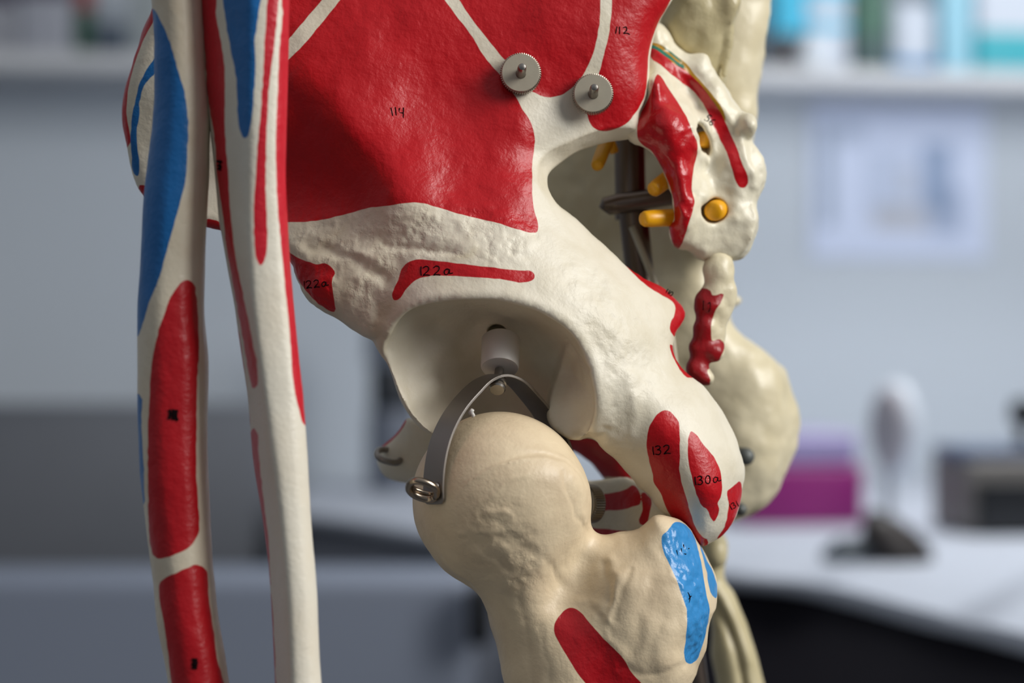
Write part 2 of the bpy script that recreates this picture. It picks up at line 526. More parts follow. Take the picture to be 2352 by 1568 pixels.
    if pit:
        vo = nt.nodes.new('ShaderNodeTexNoise'); vo.inputs['Scale'].default_value = 240; vo.inputs['Detail'].default_value = 4
        L.new(mp.outputs['Vector'], vo.inputs['Vector'])
        r2 = nt.nodes.new('ShaderNodeMapRange'); r2.inputs['From Min'].default_value = .28; r2.inputs['From Max'].default_value = .50
        L.new(vo.outputs['Fac'], r2.inputs['Value'])
        ra = nt.nodes.new('ShaderNodeAttribute'); ra.attribute_name = 'rough_area'
        b3 = nt.nodes.new('ShaderNodeBump'); b3.inputs['Distance'].default_value = .0006
        L.new(ra.outputs['Fac'], b3.inputs['Strength']); L.new(r2.outputs['Result'], b3.inputs['Height']); L.new(last, b3.inputs['Normal'])
        last = b3.outputs['Normal']
    L.new(last, b.inputs['Normal'])
    return m

CREAM = srgb(226, 218, 198)
TAN = srgb(226, 206, 172)
RED = srgb(184, 11, 22)
BLUE = srgb(22, 104, 170)
BLUE2 = srgb(52, 136, 198)
M_HIP = bone_mat('cream_bone_red_paint', CREAM, [('red', RED)])
M_FEM = bone_mat('tan_bone_painted', TAN, [('red', srgb(165, 8, 20)), ('blue', BLUE2)], rough=.45, stain=srgb(196, 172, 140), prough=.3)
M_ARM = bone_mat('forearm_bone_painted', srgb(224, 212, 188), [('red', srgb(186, 14, 26)), ('blue', BLUE)], pit=False, stain=srgb(212, 190, 160))
M_ULN = bone_mat('ulna_bone_painted', srgb(224, 217, 200), [('red', srgb(196, 22, 40)), ('blue', BLUE)], pit=False, stain=srgb(218, 206, 184))
M_SAC = bone_mat('sacrum_bone_painted', srgb(230, 222, 198), [('ochre', srgb(176, 130, 30)), ('green', srgb(30, 110, 90)), ('red', RED)], rough=.36, prough=.28, pit=False)
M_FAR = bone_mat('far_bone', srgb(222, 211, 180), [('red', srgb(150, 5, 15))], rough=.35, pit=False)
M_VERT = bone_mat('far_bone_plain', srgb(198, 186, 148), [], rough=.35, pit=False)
M_SCREW = mat('dull_screw', srgb(92, 95, 92), .5, .3)
M_INK = mat('black_ink', srgb(26, 14, 16), .9, spec=.05)
M_STEEL = mat('brushed_steel', srgb(150, 145, 138), .34, 1.0, var=.12, vscale=60)
M_DSTEEL = mat('dark_steel', srgb(150, 144, 138), .42, 1.0, var=.1, vscale=90)
M_NICKEL = mat('nickel_disc', srgb(188, 180, 160), .5, .35, var=.08, vscale=120, bump=(700, .1, .0003))
M_KNURL = mat('knurled_edge', srgb(158, 150, 136), .35, .9)
M_RING = mat('ring_wire', srgb(165, 150, 132), .22, 1.0)
M_WHITEPL = mat('white_nylon', srgb(206, 200, 192), .4, sss=.2)
M_NERVE = mat('yellow_nerve', srgb(232, 164, 10), .35, var=.1, vscale=120, bump=(500, .2, .0004))
M_POLE = mat('stand_steel', srgb(118, 104, 94), .3, 1.0)
exec_marker = None

# ================================================================== NEAR HIP BONE
HIP = [(430,-285),(385,-120),(354,8),(347,25),(333,60),(319,102),(307,135),(298,166),(290,195),(285,224),(282,255),(284,290),(287,319),(292,352),(298,383),(308,415),(318,436),(329,451),
 (360,478),(420,508),(480,524),(505,529),(560,540),(620,565),(671,608),(680,627),(692,654),(704,682),(729,706),(753,722),(775,734),(811,755),(833,764),(845,771),(854,780),(863,793),(880,818),(892,845),(904,876),(916,913),(935,946),(950,965),(972,986),(999,1000),
 (1040,1012),(1090,1000),(1150,985),(1215,975),(1252,958),(1268,980),(1290,998),(1308,1010),(1333,1013),(1351,1010),(1367,1016),(1384,1030),(1415,1058),(1438,1084),(1453,1101),(1463,1117),(1476,1130),(1500,1158),(1540,1190),(1575,1225),(1600,1247),(1616,1257),
 (1626,1252),(1655,1234),(1677,1206),(1693,1175),(1703,1142),(1708,1112),(1712,1094),(1711,1073),(1700,1035),(1685,994),(1672,971),(1658,942),(1638,914),(1617,886),(1597,871),(1572,850),(1554,825),(1547,802),(1548,784),(1551,773),(1556,761),(1572,738),(1576,720),(1566,700),(1546,679),(1520,659),(1485,645),(1462,628),(1436,608),
 (1420,591),(1385,560),(1357,538),(1324,504),(1298,484),(1278,466),(1265,448),(1256,430),(1255,415),(1257,402),(1267,390),(1285,377),(1318,356),(1352,341),(1395,326),(1430,322),(1456,315),(1466,285),(1467,258),(1475,242),(1485,217),(1490,179),(1493,133),(1500,92),(1518,43),(1546,0),(1580,-70),(1600,-180),(1560,-285)]
RIM = [(985,985),(955,955),(930,920),(908,880),(890,835),(884,800),(893,768),(914,735),(950,705),(1010,690),(1100,687),(1180,695),(1250,720),(1310,765),(1345,820),(1362,880),(1366,935),(1352,985),(1322,1006),(1300,1004),(1278,990),(1240,1010),(1130,1040),(1040,1020)]

def build_hip(root):
    vol = Vol(268, 1728, -300, 1285, -190, 480, 5)
    zf = RBF([(300,200,70),(320,60,60),(340,430,80),(480,515,50),(450,200,30),(560,100,10),(560,350,52),(660,300,18),(600,470,66),(700,470,34),(780,440,5),(660,400,50),(840,460,-30),(720,180,-25),(800,300,-48),(900,450,-80),(680,560,0),
      (690,640,-20),(745,670,-55),(850,700,-75),(800,600,-55),(780,730,-40),(955,580,-95),(1000,500,-85),(960,50,15),(950,220,0),(1020,350,-22),(1090,230,22),(1100,420,-35),(1200,300,12),(1210,420,-18),(1150,500,-75),(1230,540,-62),
      (1197,167,38),(1361,215,72),(1250,50,45),(1430,80,75),(1420,200,80),(1530,20,125),(1500,130,125),(1460,270,112),(1300,260,60),(1240,370,32),(1290,450,30),(1340,500,40),(1400,570,45),(1470,640,62),(1530,700,110),(1566,722,130),(1545,790,70),
      (1450,700,-10),(1300,600,-60),(1380,800,-88),(1360,700,-80),(1200,640,-118),(1100,650,-138),(1000,660,-130),(925,715,-112),(875,770,-70),(885,830,-60),(915,900,-45),(965,985,-15),
      (1385,900,-98),(1375,980,-70),(1320,1010,-40),(1440,960,-60),(1420,1050,-5),(1480,1110,20),(1450,850,-58),(1550,900,-15),(1620,900,45),(1650,945,45),(1590,1030,-55),(1530,1050,-50),(1700,1080,50),(1690,1170,50),(1620,1240,30),(1630,1130,-45),(1560,1180,0),(1500,980,-58),(1500,780,5),
      (900,-60,45),(700,40,15),(1200,-60,60),(620,-60,25),(500,-290,0),(900,-290,40),(1300,-290,70),(1550,-290,140)], 3)(vol.U, vol.V)
    Tf = RBF([(300,200,45),(500,200,40),(800,200,45),(1000,300,50),(1200,200,50),(1400,150,60),(1500,50,50),(700,620,60),(700,500,50),(1000,500,70),(850,720,85),(960,800,165),(1120,800,200),(1130,950,190),(1300,850,160),(1250,520,70),(1430,800,95),(1560,720,30),(1450,960,80),(1550,1000,80),(1650,1080,70),(1600,1230,60),(1480,1110,55),(950,970,100),(1400,1010,75),(1300,990,95),(900,820,90)], 5)(vol.U, vol.V)
    Tf = np.clip(Tf, 28, 210)
    R = np.minimum(Tf, np.clip(RBF([(300,200,30),(900,200,45),(1500,100,45),(1300,345,12),(1255,420,12),(1400,318,12),(1230,300,40),(1340,260,40),(900,900,30),(700,650,45),(1400,560,70),(1550,720,40),(1690,1080,75),(1600,1230,55),(1420,1050,45),(1300,1000,25)], 5)(vol.U, vol.V), 18, 80))
    vol.add(vol.slab(smooth_poly(HIP, 2), zf, Tf, R))
    # bevelled inner wall of the sciatic notch
    notch = smooth_poly([(1236,420),(1236,395),(1242,374),(1262,351),(1293,334),(1331,318),(1375,303),(1420,295),(1462,300),(1440,400),(1300,470)], 3)
    sn = vol.sd2(notch); hz = np.where(sn > 0, 1, 0)
    ramp = zf+6+np.clip(sn, 0, 60)*1.7
    vol.cut(np.maximum(-sn[..., None], (vol.Z-ramp[..., None])/2.0).astype(np.float32), 3)
    # ischial/pubic ramus running back to the symphysis and the pubic body on the other side
    zr = RBF([(1340,1100,330),(1340,1230,320),(1400,1160,240),(1460,1140,165),(1500,1190,110),(1560,1250,90),(1450,1240,170)], 1)(vol.U, vol.V)
    vol.add(vol.slab(smooth_poly([(1300,1095),(1360,1102),(1400,1099),(1440,1094),(1470,1112),(1510,1150),(1560,1200),(1580,1262),(1480,1272),(1300,1262)], 2), zr, 45, 40), 12)
    pub = smooth_poly([(1010,985),(985,978),(955,962),(935,958),(922,975),(905,998),(884,1017),(868,1031),(864,1050),(870,1075),(884,1095),(908,1106),(945,1112),(1000,1105),(1060,1080),(1100,1020)], 2)
    vol.add(vol.slab(pub, RBF([(870,1040,310),(950,1000,250),(1000,980,200),(900,1090,300),(1080,1060,280)], 1)(vol.U, vol.V), 60, 50), 5)
    # acetabulum
    rim = smooth_poly(RIM, 3); sr = vol.sd2(rim)
    zb = RBF([(985,985,20),(930,920,-25),(890,835,-40),(884,800,-45),(914,735,-60),(950,705,-75),(1010,690,-85),(1100,687,-90),(1180,695,-80),(1250,720,-65),(1310,765,-60),(1345,820,-60),(1362,880,-60),(1366,935,-55),(1340,995,-25),(1285,995,20),
      (1100,730,70),(1000,735,40),(1200,745,70),(1290,800,50),(1140,775,78),(1140,810,120),(1020,800,62),(940,790,8),(955,880,12),(1030,900,72),(1040,970,80),(985,940,22),(1230,830,110),(1150,880,185),(1090,860,150),(1130,960,200),(1210,900,180),(1244,930,170)], .3)(vol.U, vol.V)
    # flat horn of the joint surface on the right, ending in a step
    sl = vol.sd2(smooth_poly([(1275,865),(1262,900),(1255,935),(1256,960),(1268,985),(1300,1015),(1350,1020),(1385,940),(1380,880),(1350,800),(1310,770),(1288,820)], 3))
    zl = RBF([(1258,930,20),(1285,990,-5),(1340,995,-35),(1366,930,-55),(1366,880,-55),(1345,815,-50),(1310,765,-40),(1285,840,52),(1310,900,10),(1320,850,25),(1330,950,-15)], .3)(vol.U, vol.V)
    wl_ = np.clip(sl/10+.5, 0, 1); zb = zb*(1-wl_)+np.minimum(zb, zl)*wl_
    g = vol.grad(blur2(zb, 2))
    vol.cut(np.maximum(-sr[..., None], (vol.Z-zb[..., None])/g[..., None]).astype(np.float32), 8)
    # hole in the socket roof for the hanger screw
    vol.cut(vol.cap((1143,772,0), (1143,766,170), 25, 25))
    B = Bone(vol, 2)
    out = np.clip(-sdist(B.uv(), rim)/20, 0, 1)
    B.mask('rough_area', [[(672,530),(760,500),(960,470),(1240,540),(1200,600),(960,595),(900,660),(880,770),(800,740),(700,690)],[(1300,590),(1420,640),(1560,780),(1520,880),(1440,940),(1390,960),(1380,850),(1330,740)],[(1350,960),(1440,960),(1420,1040),(1340,1020)]], 30)
    ra = B.attr['rough_area']*np.where(B.pos[:, 0] > 1240, .45, 1)
    B.noise(70, 4, 1); B.noise(26, 2.6, 2, .25+ra); B.noise(11, 1.6, 5, ra)
    B.attr['rough_area'] = np.clip(ra*.35+.05, 0, 1)*out
    st1 = [[(672,530),(760,505),(900,485),(1000,520),(960,590),(900,650),(890,740),(870,800),(800,745),(700,690)]]
    B.mask('stain', st1, 90); stn = B.attr['stain']*.35
    B.mask('stain', [[(852,780),(850,740),(872,690),(905,690),(890,740),(885,800),(878,815)]], 30); stn = np.maximum(stn, B.attr['stain']*.8)
    fos = np.exp(-(((B.pos[:, 0]-1060)/45)**2+((B.pos[:, 1]-805)/40)**2))*(.4+.6*noise3(B.pos, 22, 21))
    tip = np.exp(-(((B.pos[:, 0]-1310)/45)**2+((B.pos[:, 1]-1000)/14)**2))*(.5+.5*noise3(B.pos, 12, 22))
    yel = np.exp(-(pdist(B.uv(), [(1075,535),(1095,560),(1085,585),(1040,595)])/9)**2)*(.4+.6*noise3(B.pos, 14, 23))
    B.attr['stain'] = np.clip(stn+np.maximum(fos, 0)*.7+np.maximum(tip, 0)+np.maximum(yel, 0)*.8, 0, 1)
    # sculpted lines: socket lip, grooves of the rough iliac surface, ischial ridges
    B.line([(880,815),(893,755),(940,700),(1010,676),(1100,673),(1185,681),(1258,706),(1322,752),(1360,815),(1378,880),(1382,935)], 16, 4)
    B.line([(700,560),(800,590),(880,640)], 14, -7, 8); B.line([(880,560),(960,572),(1040,580)], 8, -5, 5); B.line([(870,720),(860,660),(905,610)], 22, -8, 6)
    B.line([(1300,780),(1350,850)], 5, -5, 2); B.line([(1390,990),(1370,1010),(1345,1000)], 10, -6, 3)
    B.line([(1440,860),(1460,940),(1450,990)], 16, 5, 5)
    B.line([(855,785),(880,775),(890,800)], 12, -4, 3)
    B.line([(690,180),(770,260),(850,350),(910,425),(965,475)], 45, 5, 10)
    B.dent((850,745), (30,30), 8); B.dent((830,585), (35,14), 7); B.dent((1490,1140), (14,30), -6)
    # paint
    R1 = [(840,-80),(781,0),(759,28),(732,61),(707,92),(666,133),(600,190),(570,300),(590,500),(663,510),(695,510),(732,506),(793,492),(836,480),(900,471),(934,466),(970,466),(1007,477),(1068,495),(1145,513),(1191,527),(1224,534),(1231,534),(1236,522),(1234,510),(1228,489),(1223,453),(1222,413),(1223,367),(1228,334),(1226,300),(1215,272),(1200,251),(1185,223),(1165,195),(1145,168),(1118,138),(1084,83),(1053,43),(1021,0),(960,-80)]
    R1b = [(805,-80),(740,0),(700,46),(663,89),(590,160),(540,180),(560,-80)]
    R2 = [(1000,-80),(1055,0),(1081,40),(1117,86),(1157,135),(1185,170),(1210,206),(1225,212),(1240,219),(1261,224),(1279,221),(1289,219),(1309,207),(1330,185),(1340,170),(1355,143),(1365,115),(1372,84),(1377,51),(1379,0),(1380,-80)]
    R3 = [(1406,-80),(1406,0),(1402,56),(1391,110),(1376,167),(1362,220),(1349,265),(1355,283),(1365,293),(1378,300),(1401,300),(1427,291),(1452,270),(1470,244),(1481,220),(1487,166),(1491,115),(1499,84),(1516,43),(1541,0),(1570,-80)]
    R4 = [(640,560),(668,582),(707,601),(726,607),(747,605),(758,611),(770,628),(764,639),(765,673),(767,717),(747,709),(710,676),(686,645),(668,612),(650,600)]
    R5 = [(900,679),(906,689),(915,688),(931,666),(949,648),(968,637),(1001,633),(1069,636),(1145,640),(1215,647),(1226,642),(1228,631),(1222,624),(1191,621),(1130,614),(1069,607),(1023,601),(986,597),(955,596),(937,602),(922,618),(915,642),(905,663)]
    R6 = [(1524,942),(1537,943),(1550,955),(1559,969),(1561,1002),(1562,1040),(1560,1073),(1565,1104),(1576,1142),(1591,1193),(1606,1224),(1627,1246),(1616,1259),(1601,1249),(1570,1216),(1540,1185),(1524,1150),(1517,1132),(1504,1112),(1499,1089),(1494,1066),(1488,1048),(1485,1022),(1489,989),(1502,961),(1517,946)]
    R7 = [(1587,990),(1596,994),(1611,1015),(1639,1048),(1655,1084),(1658,1117),(1655,1142),(1648,1155),(1652,1170),(1647,1188),(1641,1198),(1632,1188),(1623,1168),(1614,1163),(1601,1137),(1591,1104),(1583,1066),(1580,1028),(1582,1002)]
    R8 = [(1699,1105),(1704,1117),(1704,1137),(1695,1170),(1680,1204),(1654,1236),(1648,1238),(1665,1209),(1670,1186),(1674,1155),(1671,1127),(1683,1117)]
    R9 = [(1434,606),(1462,635),(1490,659),(1516,676),(1541,690),(1550,702),(1550,718),(1540,743),(1538,753),(1550,774),(1575,745),(1585,720),(1570,692),(1520,650),(1480,634)]
    R10 = [(1540,790),(1543,812),(1555,838),(1578,866),(1590,868),(1560,830),(1550,800)]
    B.paint('red', [R1, R1b, R2, R3, R4, R5, R6, R7, R8, R10], 1.2, dmax=200, back=.5)
    B.paint('red', [R9], 1.0, dmax=260, back=.9)
    B.paint('red', [[(1300,1140),(1374,1135),(1419,1129),(1438,1123),(1454,1113),(1466,1126),(1472,1146),(1469,1158),(1454,1163),(1429,1170),(1394,1172),(1300,1178)],
                    [(1477,1129),(1484,1133),(1497,1150),(1493,1172),(1480,1206),(1469,1202),(1476,1170)],
                    [(1340,1213),(1380,1214),(1443,1219),(1500,1222),(1440,1260),(1340,1260)]], .8, dmin=95)
    B.paint('red', [[(925,958),(917,976),(900,996),(880,1012),(866,1028),(872,1032),(884,1024),(906,1006),(924,984),(933,962)]], .5, dmin=180)
    B.paint('red', [[(300,140),(347,20),(356,20),(330,90),(308,150),(294,210),(290,260),(292,340),(280,340),(270,240)],[(320,425),(345,430),(360,490),(325,460)],[(470,504),(510,512),(530,560),(470,550)]], .5)
    B.attr['blue'] = np.full(len(B.pos), -30.0)
    B.paint('blue', [[(362,128),(345,150),(322,188),(310,235),(302,275),(300,310),(302,360),(306,395),(316,404),(320,395),(315,340),(314,300),(320,262),(322,220),(335,190),(362,160)]], 2)
    B.build('hip_bone', M_HIPB, root)
    W = lambda t, u, v, h_, rot=0, **k: B.write(glyphs(t, u, v, h_, rot, **k), B.obj, M_INK)
    B.write([[(898,247),(902,266)],[(908,246),(910,265)],[(918,248),(917,258),(926,259)],[(927,247),(926,271)]], B.obj, M_INK, 1.2)
    B.write([[(1417,61),(1414,77)],[(1423,61),(1423,78)],[(1431,64),(1438,62),(1440,68),(1432,77),(1440,76),(1446,79)]], B.obj, M_INK, 1.4)
    W('132', 1494, 1025, 20, -.09, gap=.98); W('130a', 1591, 1095, 19, -.12, gap=.95)
    W('131', 1672, 1160, 13, -.5, gap=.8)
    W('122a', 961, 612, 21, -.03, gap=1.15); W('122a', 694, 646, 17, -.1, gap=1.05)
    W('110', 1532, 662, 11, .55, gap=.8)
    return B

M_HIPB = bone_mat('cream_bone_painted', CREAM, [('red', RED), ('blue', BLUE)], gloss=.4)
pelvis = empty('pelvis', V3(1250, 1000, 150), 'cream plastic pelvis painted red, its open hip socket facing the camera', 'pelvis model')
HB = build_hip(pelvis); HB.obj['label'] = 'near hip bone with big red painted areas'

# ================================================================== SACRUM
SACR = [(1490,60),(1515,52),(1532,72),(1545,98),(1560,112),(1585,124),(1606,122),(1622,128),(1630,140),(1634,158),(1650,182),(1668,205),(1680,226),(1700,252),(1720,260),(1734,272),(1736,292),(1730,310),(1726,322),(1734,340),(1748,360),(1757,388),(1756,412),(1748,432),(1736,452),(1732,480),(1738,502),(1734,530),(1724,560),(1712,580),(1698,594),(1684,598),(1650,597),(1618,602),(1600,592),(1580,578),(1557,573),(1547,560),(1540,535),(1538,520),(1546,484),(1543,453),(1535,423),(1523,390),(1507,364),(1492,344),(1469,333),(1450,326),(1440,300),(1462,250),(1480,150)]
def build_sacrum(root):
    vol = Vol(1425, 1770, 40, 615, 60, 730, 4)
    zf = RBF([(1490,60,220),(1480,160,190),(1470,240,150),(1455,300,125),(1470,325,120),(1510,190,125),(1530,250,105),(1565,260,120),(1590,310,125),(1600,345,140),(1560,340,98),(1500,330,110),(1585,400,128),(1565,400,105),(1530,400,130),(1590,460,120),(1575,520,125),(1550,500,130),(1555,565,150),(1550,440,112),
       (1520,90,230),(1560,150,225),(1600,160,225),(1560,210,205),(1600,250,215),(1640,230,200),(1690,270,215),(1725,290,230),(1640,330,208),(1680,360,190),(1715,400,195),(1745,400,240),(1640,420,195),(1620,380,200),(1640,520,180),(1690,500,190),(1725,520,220),(1640,580,190),(1690,585,200),(1600,570,170),(1640,460,195)], .6)(vol.U, vol.V)
    vol.add(vol.slab(smooth_poly(SACR, 2), zf, 60, 32))
    for (c, r, ro) in (((1722,287,215),(18,20,24),0), ((1738,395,245),(20,40,28),0), ((1722,525,228),(16,40,26),.15)):
        vol.add(vol.ell(c, r, ro), 30)
    # body of the sacrum reaching across to the other hip bone
    vol.add(vol.slab(smooth_poly([(1555,170),(1600,170),(1650,230),(1690,300),(1700,420),(1690,540),(1640,570),(1580,550),(1572,450),(1590,330)], 3), 330, 190, 30))
    # dorsal foramina with the nerves inside
    vol.cut(vol.ell((1613,320,200), (17,42,75), -.32), 10)
    vol.cut(vol.ell((1638,483,195), (30,28,70), 0), 8)
    B = Bone(vol, 2)
    B.noise(45, 5, 1); B.noise(18, 2.5, 2)
    B.line([(1700,300),(1712,370),(1728,400),(1730,425)], 10, 7); B.line([(1508,120),(1560,160),(1620,205),(1680,280)], 9, 5)
    B.line([(1560,470),(1580,500),(1590,455)], 6, 5, 3); B.line([(1570,300),(1600,290)], 8, 4, 4)
    B.line([(1583,285),(1612,335),(1625,375)], 4, 4)
    Rp = [(1510,170),(1522,180),(1532,198),(1548,222),(1567,251),(1581,278),(1591,304),(1602,331),(1601,357),(1593,388),(1590,412),(1590,443),(1595,463),(1591,484),(1583,510),(1573,541),(1562,567),(1555,574),(1546,560),(1538,530),(1536,512),(1547,510),(1549,490),(1547,463),(1542,439),(1534,414),(1521,388),(1505,359),(1493,344),(1478,335),(1466,322),(1463,300),(1471,261),(1479,245),(1493,216),(1503,184)]
    Rs = [(1496,112),(1526,127),(1546,145),(1571,159),(1595,180),(1618,206),(1640,237),(1656,259),(1667,282),(1679,310),(1693,341),(1705,376),(1717,404),(1718,420),(1711,430),(1699,430),(1690,418),(1683,394),(1673,361),(1656,324),(1644,300),(1636,286),(1626,259),(1609,229),(1593,210),(1567,190),(1538,167),(1518,149),(1494,131)]
    B.paint('red', [Rp, Rs], .8, back=.7)
    B.paint('ochre', [[(1494,98),(1510,100),(1545,122),(1575,145),(1600,176),(1630,210),(1662,255),(1668,280),(1650,262),(1620,216),(1590,184),(1560,160),(1530,135),(1494,118)]], .8)
    B.paint('green', [[(1494,102),(1508,107),(1535,125),(1556,142),(1572,154),(1570,158),(1548,142),(1525,128),(1494,112)],[(1510,99),(1540,118),(1562,136),(1575,150),(1560,139),(1535,119)]], .5)
    B.build('sacrum', M_SAC, root)
    B.obj['label'] = 'glossy sacrum with two red painted bands'
    B.write(glyphs('56', 1628, 262, 17, .7, gap=.7), B.obj, M_INK, 1.3)
    return B
SB = build_sacrum(pelvis)

# nerve stubs
def nerve(a, b, r, name='nerve_root'):
    A, Bv = V3(*a), V3(*b); L = (Bv-A).length; rr = r*S
    return MB().lathe(A, Bv-A, [(rr*.9, 0), (rr, L*.2), (rr*.98, L*.75), (rr*.9, L*.93), (rr*.7, L*.99), (rr*.3, L)], 24).build(name, M_NERVE, pelvis, sharp=60)
nerve((1396, 318, 300), (1370, 384, 215), 17)
nerve((1400, 322, 330), (1412, 352, 330), 12)
nerve((1550, 398, 215), (1498, 438, 150), 20)
nerve((1570, 498, 190), (1474, 503, 130), 21)
nerve((1664, 478, 265), (1637, 485, 182), 26)
nerve((1622, 325, 255), (1612, 318, 215), 20)

# ================================================================== COCCYX
def build_coccyx(root):
    vol = Vol(1555, 1725, 570, 905, 110, 330, 3.5)
    for i, (c, r, ro) in enumerate([((1650,622,215),(36,46,34),0), ((1650,665,215),(34,26,30),0), ((1632,700,210),(38,46,34),.35), ((1622,757,205),(30,36,30),.1), ((1607,800,205),(24,30,26),.2), ((1638,808,205),(26,24,28),-.2), ((1602,845,205),(26,30,28),.3), ((1622,868,205),(20,18,22),.3),
             ((1668,705,222),(18,50,22),.25), ((1651,765,222),(15,45,20),.05), ((1676,680,222),(14,22,20),0)]):
        vol.add(vol.ell(c, r, ro), 14 if i else 0)
    B = Bone(vol, 2); B.noise(22, 3, 3)
    B.paint('red', [[(1590,680),(1602,664),(1632,668),(1636,678),(1662,675),(1660,685),(1645,710),(1634,740),(1634,765),(1637,783),(1652,778),(1664,790),(1658,815),(1640,842),(1625,850),(1632,872),(1622,900),(1560,900),(1560,700)]], 1, back=2)
    B.build('coccyx', M_FAR, root); B.obj['label'] = 'small coccyx with lumpy red segments'
    B.write([[(1616,690),(1615,712)],[(1626,698),(1630,694),(1631,706),(1628,716)]], B.obj, M_INK, 1.2)
build_coccyx(pelvis)

# ================================================================== FAR HIP BONE
def build_far(root):
    vol = Vol(940, 1850, -80, 1290, 520, 1130, 7)
    P = [(960,-70),(1640,-70),(1650,330),(1640,560),(1655,650),(1676,672),(1692,676),(1706,689),(1702,697),(1688,706),(1679,716),(1680,732),(1688,752),(1704,770),(1735,791),(1766,811),(1788,831),(1806,856),(1820,898),(1832,936),(1835,968),(1832,1003),(1824,1048),(1808,1093),(1779,1138),(1744,1170),(1705,1192),(1650,1205),(1560,1180),(1470,1100),(1420,960),(1300,780),(1180,560)]
    zf = RBF([(1000,-60,900),(1600,-60,690),(1180,300,890),(1300,400,850),(1450,380,770),(1580,380,660),(1620,500,690),(1400,600,820),(1520,620,740),(1560,700,690),(1640,650,680),(1600,850,700),(1700,800,690),(1760,900,690),(1830,950,760),(1740,1020,690),(1700,1150,720),(1600,1000,720),(1800,1080,740),(1700,690,690),(1300,780,780)], 1)(vol.U, vol.V)
    vol.add(vol.slab(smooth_poly(P, 3), zf, 90, 80))
    # iliac crest rising behind the sacrum
    P2 = [(1650,-80),(1790,-80),(1775,0),(1766,45),(1758,90),(1752,140),(1745,185),(1736,225),(1722,262),(1700,300),(1660,320),(1620,200),(1640,60)]
    zf2 = RBF([(1650,0,600),(1780,0,640),(1700,150,610),(1720,260,640),(1640,200,600)], 1)(vol.U, vol.V)
    vol.add(vol.slab(smooth_poly(P2, 3), zf2, 60, 55), 20)
    vol.add(vol.cap((1690,260,680), (1640,560,760), 50, 60), 30)
    # superior pubic ramus arching towards the symphysis
    pts = [(1250,975,600),(1335,985,600),(1400,1030,610),(1440,1090,640),(1470,1150,680)]
    for a, b in zip(pts[:-1], pts[1:]): vol.add(vol.cap(a, b, 48, 48), 10)
    B = Bone(vol, 2); B.noise(60, 6, 1); B.noise(25, 2, 2)
    B.paint('red', [[(1200,980),(1341,1000),(1420,1000),(1480,1094),(1385,1096),(1200,1096)]], 2, back=2, dmax=720)
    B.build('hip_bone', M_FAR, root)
    B.obj['label'] = 'far hip bone, blurred and mostly unpainted'
build_far(pelvis)
for (u, v, d, r) in ((1712, 1046, 560, 20), (1700, 1166, 580, 15)):
    MB().lathe(V3(u-12, v, d+80), (.15, -1, 0), [(r*S*1.1, 0), (r*S*1.15, 50*S), (r*S*1.1, 62*S), (r*S*.8, 72*S), (r*S*.2, 76*S)], 20).build('screw_head', M_SCREW, pelvis)

# ================================================================== KNURLED NUTS AND BOLTS
def knurled(c, e, base, r, r2, thick, par, blen, r0=11, n=112, bdir=None):
    """c: face centre, axis e (pixel frame) towards the face"""
    ax = (V3(c[0]+e[0], c[1]+e[1], c[2]+e[2])-V3(*c)).normalized(); C0 = V3(*c)
    R = r*S; t = thick*S
    mb = MB().lathe(C0-ax*t, ax, [(R*.6, 0), (R*.97, 0), (R*1.01, t*.12), (R*1.01, t*.85), (R*.955, t*.9), (R*.955, t*.985)], n, teeth=(R*1.0, .03))
    nut = mb.build('knurled_nut', M_KNURL, par, smooth=False)
    MB().lathe(C0-ax*t*.1, ax, [(R*.95, 0), (R*.945, t*.1), (R*.925, t*.14), (R*.4, t*.14), (R*.02, t*.14)], 64).build('face_plate', M_NICKEL, nut, sharp=35)
    ba = (V3(base[0]+e[0]+.05*(1-abs(e[0])), base[1]+e[1]*1.7, base[2]+e[2])-V3(*base)).normalized()
    B0 = V3(*base)
    if bdir: ba = (V3(base[0]+bdir[0], base[1]+bdir[1], base[2]+bdir[2])-B0).normalized()
    MB().lathe(B0, ba, [(r0*1.12*S, 0), (r0*1.12*S, 3*S), (r0*S, 5*S), (r0*.98*S, blen*.6*S), (r0*.9*S, blen*.88*S), (r0*.7*S, blen*S), (r0*.3*S, blen*1.03*S)], 24).build('bolt', M_STEEL, nut, sharp=50)
    return nut
for (u, v) in ((1196, 167), (1362, 214)):
    d = HB.depth(u, v)
    o = knurled((u, v, d-40), (.0, -.16, -1), (u+.5, v+2.5, d-38), 46, 46, 36, pelvis, 60)
    o['label'] = 'round knurled nut with a bolt end'
knurled((1340, 1157, 150), (-.8, 0, -.6), (1362, 1161, 166), 44, 44, 34, pelvis, 26, 8, 90, (1, .03, .35))

# ================================================================== SOCKET HANGER
MB().lathe(V3(1150, 777, 34), V3(1148, 846, -14)-V3(1150, 777, 34), [(40*S, 0), (44*S, 4*S), (44*S, 78*S), (42*S, 83*S), (16*S, 84*S)], 40).build('nylon_spacer', M_WHITEPL, pelvis, sharp=50)

